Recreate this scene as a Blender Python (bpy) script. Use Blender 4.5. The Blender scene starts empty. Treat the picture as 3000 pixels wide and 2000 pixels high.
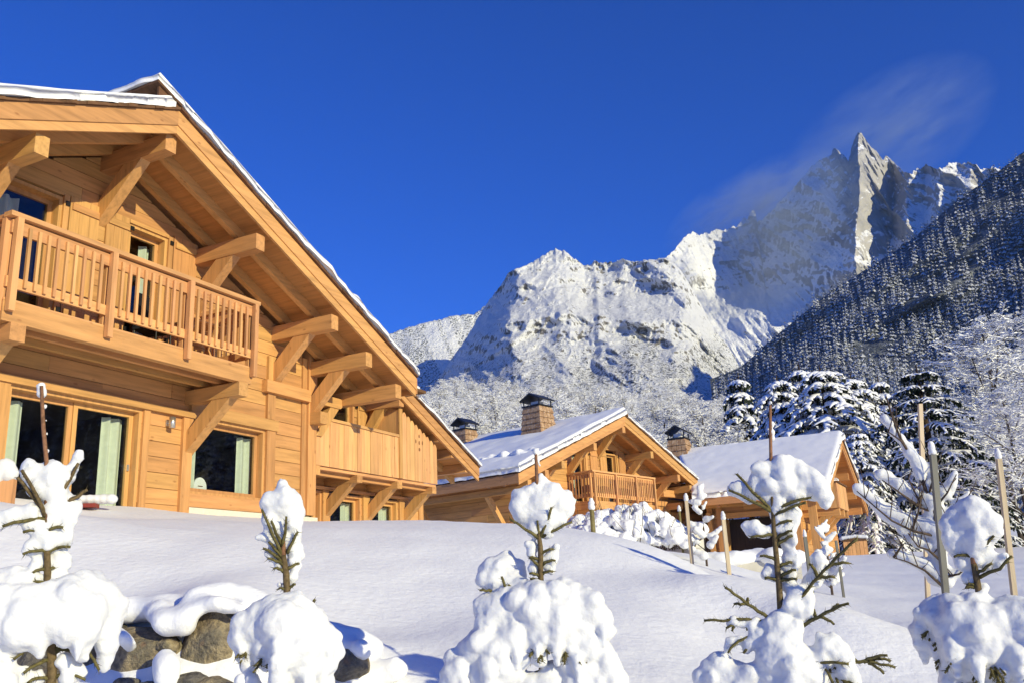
import bpy, bmesh, math, random
import numpy as np
from mathutils import Matrix, Vector

SC = bpy.context.scene
COL = SC.collection

# ------------------------------------------------------------------ camera
cam_d = bpy.data.cameras.new('camera')
cam = bpy.data.objects.new('camera', cam_d)
COL.objects.link(cam)
SC.camera = cam
cam_d.sensor_width = 36.0
cam_d.lens = 36.0 * 2640.0 / 3000.0
cam_d.clip_start = 0.05
cam_d.clip_end = 30000.0
PIT, ROL = math.radians(15.73), math.radians(-2.68)
_f = Vector((0, math.cos(PIT), math.sin(PIT)))
_u0 = Vector((0, -math.sin(PIT), math.cos(PIT)))
_r0 = Vector((1, 0, 0))
_r = math.cos(ROL) * _r0 + math.sin(ROL) * _u0
_u = -math.sin(ROL) * _r0 + math.cos(ROL) * _u0
cam.matrix_world = Matrix(((_r.x, _u.x, -_f.x, 0), (_r.y, _u.y, -_f.y, 0), (_r.z, _u.z, -_f.z, 0), (0, 0, 0, 1)))

# ------------------------------------------------------------------ sky, sun, exposure
SUN_AZ, SUN_EL = math.radians(136.5), math.radians(17.5)     # azimuth from +Y towards +X
world = bpy.data.worlds.new('World')
SC.world = world
world.use_nodes = True
wn = world.node_tree
bg = wn.nodes['Background']
sky = wn.nodes.new('ShaderNodeTexSky')
sky.sky_type = 'NISHITA'
sky.sun_disc = False
sky.sun_elevation = SUN_EL
sky.sun_rotation = SUN_AZ
sky.altitude = 1100.0
sky.air_density = 1.0
sky.dust_density = 0.0
sky.ozone_density = 6.0
_tint = wn.nodes.new('ShaderNodeMix')          # the deep, saturated blue of cold mountain air, everywhere alike
_tint.data_type, _tint.blend_type = 'RGBA', 'MULTIPLY'
_tint.inputs[0].default_value = 1.0
_tint.inputs[7].default_value = (0.14, 0.46, 1.15, 1)
wn.links.new(sky.outputs[0], _tint.inputs[6])
wn.links.new(_tint.outputs[2], bg.inputs[0])
bg.inputs[1].default_value = 0.126
sun_d = bpy.data.lights.new('sun', 'SUN')
sun_d.energy = 4.5
sun_d.angle = math.radians(0.53)
sun_d.color = (1.0, 0.915, 0.57)
sun = bpy.data.objects.new('sun', sun_d)
COL.objects.link(sun)
_s = Vector((math.sin(SUN_AZ) * math.cos(SUN_EL), math.cos(SUN_AZ) * math.cos(SUN_EL), math.sin(SUN_EL)))
sun.rotation_euler = _s.to_track_quat('Z', 'Y').to_euler()
SC.view_settings.view_transform = 'Standard'
SC.view_settings.look = 'None'
SC.view_settings.gamma = 1.0
SC.view_settings.use_curve_mapping = False
SC.view_settings.exposure = 0.30
SC.render.engine = 'CYCLES'
SC.cycles.max_bounces = 6
SC.cycles.diffuse_bounces = 3
SC.cycles.transparent_max_bounces = 8
SC.cycles.volume_step_rate = 2.0

RND = random.Random(7)
NPR = np.random.RandomState(11)

# ------------------------------------------------------------------ materials
def new_mat(name):
    m = bpy.data.materials.new(name)
    m.use_nodes = True
    nt = m.node_tree
    return m, nt, nt.nodes['Principled BSDF']

def node(nt, kind, **kw):
    n = nt.nodes.new(kind)
    for k, v in kw.items():
        setattr(n, k, v)
    return n

def ramp(nt, fac, stops):
    r = node(nt, 'ShaderNodeValToRGB')
    els = r.color_ramp.elements
    els[0].position, els[0].color = stops[0][0], (*stops[0][1], 1)
    els[1].position, els[1].color = stops[-1][0], (*stops[-1][1], 1)
    for p, c in stops[1:-1]:
        e = els.new(p)
        e.color = (*c, 1)
    nt.links.new(fac, r.inputs[0])
    return r.outputs[0]

def noise(nt, vec, scale, detail=4, rough=0.55):
    n = node(nt, 'ShaderNodeTexNoise')
    n.inputs['Scale'].default_value = scale
    n.inputs['Detail'].default_value = detail
    n.inputs['Roughness'].default_value = rough
    if vec is not None:
        nt.links.new(vec, n.inputs['Vector'])
    return n.outputs[0]

def mixc(nt, fac, a, b, blend='MIX'):
    m = node(nt, 'ShaderNodeMix', data_type='RGBA', blend_type=blend)
    for s, v in ((m.inputs[0], fac), (m.inputs[6], a), (m.inputs[7], b)):
        if isinstance(v, (int, float)):
            s.default_value = v
        elif isinstance(v, tuple):
            s.default_value = (*v, 1)
        else:
            nt.links.new(v, s)
    return m.outputs[2]

def mathn(nt, op, a, b=0.0, clamp=False):
    m = node(nt, 'ShaderNodeMath', operation=op, use_clamp=clamp)
    for s, v in ((m.inputs[0], a), (m.inputs[1], b)):
        if isinstance(v, (int, float)):
            s.default_value = v
        else:
            nt.links.new(v, s)
    return m.outputs[0]

def bump(nt, bsdf, h, strength=0.3, dist=0.01):
    b = node(nt, 'ShaderNodeBump')
    b.inputs['Strength'].default_value = strength
    b.inputs['Distance'].default_value = dist
    nt.links.new(h, b.inputs['Height'])
    nt.links.new(b.outputs[0], bsdf.inputs['Normal'])

def objvec(nt, scale=(1, 1, 1)):
    tc = node(nt, 'ShaderNodeTexCoord')
    mp = node(nt, 'ShaderNodeMapping')
    mp.inputs['Scale'].default_value = scale
    nt.links.new(tc.outputs['Object'], mp.inputs[0])
    return mp.outputs[0], tc.outputs['Object']

def wood(name, axis, base, var=0.22, rough=0.55):
    m, nt, b = new_mat(name)
    sc = [9.0, 9.0, 9.0]
    sc[axis] = 0.7
    v, ov = objvec(nt, tuple(sc))
    oi = node(nt, 'ShaderNodeObjectInfo')
    add = node(nt, 'ShaderNodeVectorMath', operation='ADD')
    sca = node(nt, 'ShaderNodeVectorMath', operation='SCALE')
    cmb = node(nt, 'ShaderNodeCombineXYZ')
    for i in range(3):
        nt.links.new(oi.outputs['Random'], cmb.inputs[i])
    nt.links.new(cmb.outputs[0], sca.inputs[0])
    sca.inputs['Scale'].default_value = 37.0
    nt.links.new(v, add.inputs[0])
    nt.links.new(sca.outputs[0], add.inputs[1])
    g = noise(nt, add.outputs[0], 1.6, 6, 0.6)
    lo = tuple(c * (1 - var * 1.25) for c in base)
    hi = tuple(min(1, c * (1 + var)) for c in base)
    c = ramp(nt, g, [(0.28, lo), (0.5, base), (0.75, hi)])
    kv = node(nt, 'ShaderNodeMapping')
    ks = [5.5, 5.5, 5.5]
    ks[axis] = 2.6
    kv.inputs['Scale'].default_value = tuple(ks)
    nt.links.new(ov, kv.inputs[0])
    vor = node(nt, 'ShaderNodeTexVoronoi')
    vor.inputs['Scale'].default_value = 1.0
    nt.links.new(kv.outputs[0], vor.inputs['Vector'])
    knot = ramp(nt, vor.outputs['Distance'], [(0.05, (1, 1, 1)), (0.13, (0, 0, 0))])
    c = mixc(nt, mathn(nt, 'MULTIPLY', knot, 0.55), c, tuple(x * y for x, y in zip(base, (0.42, 0.30, 0.28))))
    hs = node(nt, 'ShaderNodeHueSaturation')
    mr = node(nt, 'ShaderNodeMapRange')
    mr.inputs['To Min'].default_value = 0.84
    mr.inputs['To Max'].default_value = 1.10
    nt.links.new(oi.outputs['Random'], mr.inputs[0])
    nt.links.new(mr.outputs[0], hs.inputs['Value'])
    mh = node(nt, 'ShaderNodeMapRange')
    mh.inputs['From Max'].default_value = 0.37
    mh.inputs['To Min'].default_value = 0.493
    mh.inputs['To Max'].default_value = 0.506
    nt.links.new(mathn(nt, 'MODULO', oi.outputs['Random'], 0.37), mh.inputs[0])
    nt.links.new(mh.outputs[0], hs.inputs['Hue'])
    wz = noise(nt, ov, 0.9, 4, 0.6)
    c = mixc(nt, ramp(nt, wz, [(0.5, (0, 0, 0)), (0.75, (0.2, 0.2, 0.2))]), c, tuple(x * y for x, y in zip(base, (0.62, 0.60, 0.70))))
    nt.links.new(c, hs.inputs['Color'])
    nt.links.new(hs.outputs[0], b.inputs['Base Color'])
    b.inputs['Roughness'].default_value = rough
    b.inputs['Specular IOR Level'].default_value = 0.3
    bump(nt, b, g, 0.25, 0.006)
    return m

PINE = (0.565, 0.298, 0.108)
M = {}
for ax, n in enumerate('xyz'):
    M['pine_' + n] = wood('pine_' + n, ax, PINE)
    M['larch_' + n] = wood('larch_' + n, ax, (0.63, 0.33, 0.135))
M['clad'] = wood('pine_clad', 2, (0.66, 0.36, 0.15), 0.2)
M['soffit'] = wood('pine_soffit', 1, (0.60, 0.29, 0.09), 0.2)  # base colour lifted to stand in for warm bounced light under the overhang
M['stake'] = wood('stake_wood', 2, (0.55, 0.44, 0.30), 0.2, 0.7)
M['grey_stake'] = wood('grey_stake_wood', 2, (0.17, 0.165, 0.14), 0.25, 0.7)
M['larch_roof'] = wood('shingle_wood', 0, (0.13, 0.065, 0.03), 0.4, 0.8)
M['dark_panel'] = wood('dark_door_wood', 2, (0.035, 0.026, 0.02), 0.3, 0.6)

def simple(name, col, rough=0.6, spec=0.3, metal=0.0, vary=0.12, scale=6.0, bs=0.15):
    m, nt, b = new_mat(name)
    v, _ = objvec(nt)
    g = noise(nt, v, scale, 5)
    c = ramp(nt, g, [(0.3, tuple(x * (1 - vary) for x in col)), (0.7, tuple(min(1, x * (1 + vary)) for x in col))])
    nt.links.new(c, b.inputs['Base Color'])
    b.inputs['Roughness'].default_value = rough
    b.inputs['Specular IOR Level'].default_value = spec
    b.inputs['Metallic'].default_value = metal
    if bs:
        bump(nt, b, g, bs, 0.01)
    return m

M['plaster'] = simple('cream_plaster', (0.66, 0.60, 0.50), 0.9, 0.2, 0, 0.06, 20)
M['concrete'] = simple('cream_concrete', (0.56, 0.53, 0.45), 0.9, 0.2, 0, 0.1, 5)
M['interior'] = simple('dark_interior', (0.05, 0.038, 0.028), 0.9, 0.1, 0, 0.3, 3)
M['interior_wood'] = simple('interior_wood', (0.20, 0.10, 0.045), 0.8, 0.1, 0, 0.3, 3)
M['curtain'] = simple('pale_green_curtain', (0.60, 0.62, 0.53), 0.9, 0.1, 0, 0.06, 9)
M['white'] = simple('white_lacquer', (0.78, 0.77, 0.74), 0.5, 0.3, 0, 0.03, 5)
M['metal'] = simple('brushed_steel', (0.62, 0.62, 0.60), 0.35, 0.5, 0.9, 0.05, 30, 0)
M['black_metal'] = simple('black_sheet_metal', (0.014, 0.014, 0.015), 0.45, 0.5, 0.0, 0.3, 12)
M['hinge'] = simple('black_iron', (0.012, 0.012, 0.012), 0.5, 0.5, 0.2, 0.2, 30, 0)
M['red_board'] = simple('red_paint', (0.22, 0.035, 0.025), 0.5, 0.3, 0, 0.15, 20)
M['black_chair'] = simple('black_fabric', (0.012, 0.013, 0.018), 0.8, 0.2, 0, 0.2, 30)

# snow, near: soft white with a fine crystalline relief
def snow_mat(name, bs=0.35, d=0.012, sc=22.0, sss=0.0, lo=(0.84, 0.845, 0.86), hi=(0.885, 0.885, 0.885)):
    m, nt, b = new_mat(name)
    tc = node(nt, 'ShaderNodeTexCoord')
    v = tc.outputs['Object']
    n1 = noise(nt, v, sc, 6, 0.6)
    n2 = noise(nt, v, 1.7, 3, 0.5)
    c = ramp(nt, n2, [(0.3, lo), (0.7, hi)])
    nt.links.new(c, b.inputs['Base Color'])
    b.inputs['Roughness'].default_value = 0.65
    b.inputs['Specular IOR Level'].default_value = 0.25
    b.inputs['Subsurface Weight'].default_value = sss
    b.inputs['Subsurface Radius'].default_value = (0.8, 0.9, 1.0)
    b.inputs['Subsurface Scale'].default_value = 0.02
    bump(nt, b, n1, bs, d)
    return m
M['snow'] = snow_mat('snow')
M['snow_ground'] = snow_mat('snow_ground', 0.55, 0.02, 14.0)
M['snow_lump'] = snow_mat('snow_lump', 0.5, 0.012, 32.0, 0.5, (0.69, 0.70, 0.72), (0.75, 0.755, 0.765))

def glass_mat():
    m = bpy.data.materials.new('window_glass')
    m.use_nodes = True
    nt = m.node_tree
    nt.nodes.clear()
    out = node(nt, 'ShaderNodeOutputMaterial')
    tr = node(nt, 'ShaderNodeBsdfTransparent')
    tr.inputs[0].default_value = (0.92, 0.95, 0.93, 1)
    gl = node(nt, 'ShaderNodeBsdfGlossy')
    gl.inputs['Roughness'].default_value = 0.02
    gl.inputs[0].default_value = (0.9, 0.95, 1, 1)
    fr = node(nt, 'ShaderNodeLayerWeight')
    fr.inputs[0].default_value = 0.5
    f2 = mathn(nt, 'ADD', mathn(nt, 'MULTIPLY', mathn(nt, 'POWER', fr.outputs['Facing'], 4.0), 0.9), 0.035, True)
    mx = node(nt, 'ShaderNodeMixShader')
    nt.links.new(f2, mx.inputs[0])
    nt.links.new(tr.outputs[0], mx.inputs[1])
    nt.links.new(gl.outputs[0], mx.inputs[2])
    nt.links.new(mx.outputs[0], out.inputs[0])
    return m
M['glass'] = glass_mat()

# bark / twigs with snow lying on what faces the sky
def frosted(name, dark, white_lo, white_hi, nscale, bias):
    m, nt, b = new_mat(name)
    tc = node(nt, 'ShaderNodeTexCoord')
    g = node(nt, 'ShaderNodeNewGeometry')
    sx = node(nt, 'ShaderNodeSeparateXYZ')
    nt.links.new(g.outputs['Normal'], sx.inputs[0])
    n = noise(nt, tc.outputs['Object'], nscale, 3, 0.6)
    up = mathn(nt, 'ADD', mathn(nt, 'MULTIPLY', sx.outputs[2], 0.25), mathn(nt, 'ADD', n, bias))
    f = ramp(nt, up, [(0.42, (0, 0, 0)), (0.58, (1, 1, 1))])
    wcol = ramp(nt, n, [(0.3, white_lo), (0.7, white_hi)])
    nt.links.new(mixc(nt, f, dark, wcol), b.inputs['Base Color'])
    b.inputs['Roughness'].default_value = 0.8
    b.inputs['Specular IOR Level'].default_value = 0.15
    return m
M['frost_twig'] = frosted('frosted_twigs', (0.13, 0.105, 0.085), (0.80, 0.80, 0.80), (0.89, 0.89, 0.88), 14.0, 0.17)
M['frost_trunk'] = frosted('frosted_trunk', (0.07, 0.055, 0.045), (0.7, 0.7, 0.72), (0.86, 0.86, 0.86), 2.0, -0.12)
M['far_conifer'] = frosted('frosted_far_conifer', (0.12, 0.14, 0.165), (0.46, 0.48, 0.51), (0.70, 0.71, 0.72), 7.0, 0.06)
M['spruce_needles'] = frosted('snowy_spruce_needles', (0.016, 0.024, 0.014), (0.75, 0.75, 0.77), (0.86, 0.86, 0.86), 3.5, -0.14)
M['spruce_bark'] = simple('spruce_bark', (0.055, 0.038, 0.027), 0.9, 0.1, 0, 0.35, 14)
M['sapling_bark'] = simple('sapling_bark', (0.125, 0.088, 0.042), 0.8, 0.2, 0, 0.45, 70)
M['sapling_leader'] = simple('sapling_leader_bark', (0.21, 0.105, 0.058), 0.8, 0.2, 0, 0.4, 60)
M['sapling_needles'] = simple('sapling_needles', (0.115, 0.098, 0.036), 0.7, 0.2, 0, 0.45, 60, 0)
M['twig_bark'] = simple('twig_bark', (0.085, 0.06, 0.045), 0.8, 0.2, 0, 0.3, 40)
M['bamboo'] = simple('bamboo_cane', (0.17, 0.14, 0.05), 0.6, 0.3, 0, 0.3, 20)

# boulders: warm ochre and grey with lichen patches and veins
def rock_mat():
    m, nt, b = new_mat('boulder_rock')
    oi = node(nt, 'ShaderNodeObjectInfo')
    v, ov = objvec(nt)
    n1 = noise(nt, v, 3.2, 7, 0.62)
    n2 = noise(nt, v, 9.0, 6, 0.65)
    n3 = noise(nt, v, 30.0, 4, 0.6)
    c = ramp(nt, n1, [(0.30, (0.07, 0.052, 0.036)), (0.44, (0.22, 0.165, 0.10)), (0.54, (0.36, 0.29, 0.18)), (0.62, (0.17, 0.15, 0.11)), (0.74, (0.26, 0.11, 0.045))])
    grey = ramp(nt, n2, [(0.3, (0.08, 0.072, 0.062)), (0.7, (0.21, 0.19, 0.16))])
    c = mixc(nt, mathn(nt, 'GREATER_THAN', oi.outputs['Random'], 0.55), c, grey)
    c = mixc(nt, ramp(nt, n3, [(0.35, (0.55, 0.55, 0.55)), (0.6, (0, 0, 0))]), c, (0.05, 0.04, 0.03))
    nt.links.new(c, b.inputs['Base Color'])
    b.inputs['Roughness'].default_value = 0.85
    bump(nt, b, mathn(nt, 'ADD', n2, mathn(nt, 'MULTIPLY', n3, 0.5)), 1.0, 0.06)
    return m
M['boulder'] = rock_mat()
M['soil'] = simple('dark_soil', (0.03, 0.022, 0.016), 0.95, 0.1, 0, 0.4, 8)

# weathered wooden shingles of the chimneys, with snow grains caught on them
def chim_mat():
    m, nt, b = new_mat('chimney_shingle')
    oi = node(nt, 'ShaderNodeObjectInfo')
    v, ov = objvec(nt)
    n = noise(nt, v, 5.0, 5, 0.6)
    c = ramp(nt, n, [(0.3, (0.20, 0.10, 0.05)), (0.55, (0.40, 0.25, 0.14)), (0.75, (0.52, 0.38, 0.25))])
    f = noise(nt, v, 16.0, 4, 0.6)
    c = mixc(nt, ramp(nt, f, [(0.62, (0, 0, 0)), (0.70, (0.7, 0.7, 0.7))]), c, (0.8, 0.8, 0.82))
    nt.links.new(c, b.inputs['Base Color'])
    b.inputs['Roughness'].default_value = 0.85
    return m
M['chimney'] = chim_mat()

# mountains: a vertex attribute says how much bare rock or forest there is
def mountain_mat(name, rock_lo, rock_hi, tree_col, nsc, snow=(0.86, 0.865, 0.88)):
    m, nt, b = new_mat(name)
    at = node(nt, 'ShaderNodeAttribute', attribute_name='cover')
    sp = node(nt, 'ShaderNodeSeparateColor')
    nt.links.new(at.outputs['Color'], sp.inputs[0])
    tc = node(nt, 'ShaderNodeTexCoord')
    mp = node(nt, 'ShaderNodeMapping')
    mp.inputs['Scale'].default_value = (1, 1, 0.45)
    nt.links.new(tc.outputs['Object'], mp.inputs[0])
    n1 = noise(nt, mp.outputs[0], nsc, 8, 0.68)
    n2 = noise(nt, tc.outputs['Object'], nsc * 0.35, 6, 0.6)
    n3 = noise(nt, tc.outputs['Object'], nsc * 2.3, 5, 0.7)
    rk = ramp(nt, n2, [(0.3, rock_lo), (0.7, rock_hi)])
    fr = mathn(nt, 'ADD', sp.outputs[0], mathn(nt, 'MULTIPLY', mathn(nt, 'SUBTRACT', n1, 0.5), 2.6))
    fr = ramp(nt, fr, [(0.42, (0, 0, 0)), (0.60, (1, 1, 1))])
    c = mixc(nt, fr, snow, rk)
    ft = mathn(nt, 'ADD', sp.outputs[1], mathn(nt, 'MULTIPLY', mathn(nt, 'SUBTRACT', n3, 0.5), 2.8))
    ft = ramp(nt, ft, [(0.45, (0, 0, 0)), (0.62, (1, 1, 1))])
    c = mixc(nt, ft, c, tree_col)
    nt.links.new(c, b.inputs['Base Color'])
    b.inputs['Roughness'].default_value = 0.9
    b.inputs['Specular IOR Level'].default_value = 0.1
    bump(nt, b, n1, 1.0, 24.0)
    return m
M['mt_peak'] = mountain_mat('snow_mountain', (0.16, 0.15, 0.14), (0.30, 0.28, 0.26), (0.13, 0.135, 0.14), 0.055)
M['mt_spire'] = mountain_mat('granite_mountain', (0.30, 0.295, 0.30), (0.52, 0.495, 0.46), (0.15, 0.15, 0.16), 0.022)
M['mt_far'] = mountain_mat('forest_mountain', (0.16, 0.15, 0.14), (0.3, 0.28, 0.26), (0.13, 0.14, 0.145), 0.05)
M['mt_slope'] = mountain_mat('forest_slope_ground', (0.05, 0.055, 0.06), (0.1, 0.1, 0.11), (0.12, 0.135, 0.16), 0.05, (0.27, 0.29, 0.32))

# ------------------------------------------------------------------ survey data: ground heights, skylines (azimuth, elevation), saplings (metres)
GROUND = [[-6.07,10.66,0.9],[-5.47,10.63,0.99],[-4.68,11.12,1.08],[-3.59,11.65,1.05],[-2.38,12.17,1.04],[-1.25,12.19,1.0],[-0.2,12.21,0.93],[0.76,11.73,0.77],[1.53,9.86,0.41],[1.87,8.29,0.08],[2.07,7.22,-0.17],[2.25,6.55,-0.39],[2.4,6.19,-0.57],[1.99,12.88,0.38],[2.38,10.62,-0.08],[2.63,9.26,-0.41],[2.9,8.49,-0.63],[3.68,11.52,-0.32],[-6.58,9.69,0.65],[-3.82,5.7,0.06],[-1.01,5.21,-0.41],[-0.64,5.21,-0.43],[-0.09,5.11,-0.45],[0.46,5.12,-0.47],[1.03,5.23,-0.51],[1.74,5.78,-0.59],[-3.08,6.78,0.27],[-2.46,7.17,0.35],[-1.83,6.8,0.19],[-1.41,7.22,0.17],[-1.16,5.97,-0.17],[-0.75,6.08,-0.19],[-0.09,6.58,-0.13],[0.64,6.69,-0.16],[1.19,7.12,-0.2],[1.7,7.16,-0.34],[-0.1,8.54,0.29],[1.16,8.58,0.14],[-3.14,5.61,-0.0],[-3.49,6.21,0.09],[-2.73,5.62,-0.03],[-3.03,6.21,0.07],[-2.43,5.62,-0.03],[-2.69,6.21,0.07],[-2.18,5.61,-0.0],[-2.42,6.2,0.1],[-1.87,5.6,0.04],[-2.07,6.19,0.15],[-1.49,5.57,-0.04],[-1.67,6.22,0.05],[-1.17,5.5,-0.17],[-0.99,5.47,-0.24],[-0.87,5.34,-0.32],[12.87,35.1,0.79],[15.06,35.13,0.7],[18.91,35.2,0.42],[5.48,15.62,-0.12],[7.06,16.67,-0.19],[9.31,18.74,-0.14],[3.95,9.49,-0.5],[5.15,10.53,-0.51],[3.86,7.43,-0.58],[3.55,8.1,-0.73],[5.32,8.51,-0.7],[20.08,31.17,0.0],[4.37,15.07,-0.03],[4.49,17.63,0.13],[3.15,16.47,0.55],[12.49,26.92,0.32],[8.8,24.84,0.33],[-7.12,11.32,1.5],[-5.79,14.01,1.53],[-4.64,16.57,1.46],[-4.7,18.49,1.42],[-2.71,22.53,1.4],[-0.13,26.83,1.3],[-5.86,8.47,1.2],[-10.77,7.55,1.5],[0,0,-1.6],[-2,0.5,-1.6],[2,0.5,-1.6],[0,2.2,-1.45],[-2.4,3.2,-1.3],[-1.5,3.4,-1.3],[-0.6,3.3,-1.25],[0.4,3.3,-1.1],[1.4,3.2,-1.1],[2.4,3.4,-1.1],[-3.2,3.4,-1.25],[4,3.5,-1.0],[-6,3,-1.2],[7,2,-1.3],[0,-6,-1.8],[-8,-4,-1.8],[9,-4,-1.8],[-2.55,4.4,-1.1],[-1.9,4.4,-1.1],[-1.3,4.4,-1.1],[-3.3,4.4,-1.1],[-2.2,4.75,-0.75],[-2.9,4.75,-0.75],[-1.5,4.75,-0.75],[-0.95,4.7,-0.8],[14,33,0.9],[22,30,0.9],[18,42,1.0],[30,40,1.2],[0,50,1.5],[-12,25,1.5],[-25,40,2],[40,60,1.5],[20,70,1.6],[0,80,2],[-40,15,1.5],[40,15,0],[40,-10,-1.5],[-40,-20,-1.5],[0,-50,-2],[-60,70,2.5],[80,80,2.5]]
FAR_RIDGE = [[-11.145,15.734],[-9.394,16.165],[-8.065,16.417],[-6.722,16.835],[-5.142,17.198],[-3.778,17.492],[-2.414,17.561],[-1.712,18.035],[-1.032,17.945],[0.074,17.247],[1.375,16.098]]
PEAK = [[-7.244,10.992],[-5.914,12.249],[-4.778,13.73],[-3.852,15.003],[-2.916,16.167],[-2.195,17.337],[-1.595,18.118],[-1.186,18.601],[-0.506,19.44],[-0.015,20.068],[0.693,20.359],[1.634,20.657],[2.351,21.027],[2.829,21.257],[3.234,21.426],[3.528,21.321],[3.871,21.256],[4.305,20.861],[4.63,20.58],[5.108,20.201],[5.48,20.259],[5.819,20.492],[6.217,20.31],[6.789,20.307],[7.246,20.311],[7.65,20.491],[8.047,20.348],[8.378,20.232],[9.396,20.221],[10.412,20.225],[11.045,19.837],[11.534,19.187],[12.077,18.061],[12.6,16.83],[13.031,15.824],[13.48,15.03],[13.844,14.46],[14.191,13.787],[14.511,12.907],[15.009,11.801]]
SPIRE = [[8.872,19.456],[9.816,19.901],[10.523,20.213],[11.249,20.71],[11.761,21.29],[12.122,21.503],[12.472,21.63],[12.784,21.423],[13.122,21.445],[13.565,21.432],[14.032,21.624],[14.455,21.463],[15.023,21.597],[15.352,21.593],[15.605,21.851],[15.901,22.101],[16.048,21.892],[16.261,22.341],[16.454,22.479],[16.604,22.29],[16.628,21.661],[17.018,21.811],[17.615,22.218],[18.342,22.784],[19.299,23.445],[20.023,23.991],[20.423,24.365],[20.981,24.665],[21.532,24.801],[21.689,24.73],[21.896,25.091],[22.041,25.202],[22.372,24.794],[22.636,24.5],[22.715,24.223],[22.86,24.594],[23.099,25.144],[23.368,25.625],[23.558,25.763],[23.758,25.719],[23.841,25.483],[23.993,25.172],[24.177,24.814],[24.445,24.477],[24.626,24.12],[24.748,23.894],[24.964,24.085],[25.182,23.839],[25.423,23.508],[25.66,23.158],[25.908,22.884],[26.084,22.766],[26.516,22.985],[26.812,22.996],[27.078,23.17],[27.236,22.976],[27.542,22.747],[28.023,22.751],[28.332,22.871],[28.72,22.913],[28.966,22.716],[29.428,22.678],[29.762,22.478],[29.973,22.135],[30.425,22.097],[30.784,22.063],[31.006,21.813],[31.38,21.429],[32.06,20.393],[33.391,19.29]]
SLOPE = [[12.556,12.464],[13.431,12.698],[14.308,12.97],[15.208,13.466],[16.361,14.326],[17.495,15.048],[18.621,15.736],[19.747,16.45],[20.846,17.009],[21.93,17.515],[22.996,17.948],[24.058,18.408],[25.113,18.875],[26.17,19.406],[27.244,20.075],[28.3,20.687],[29.32,21.152],[30.328,21.602],[31.33,22.074],[32.315,22.512],[34.248,23.364],[36.106,24.073]]
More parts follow.
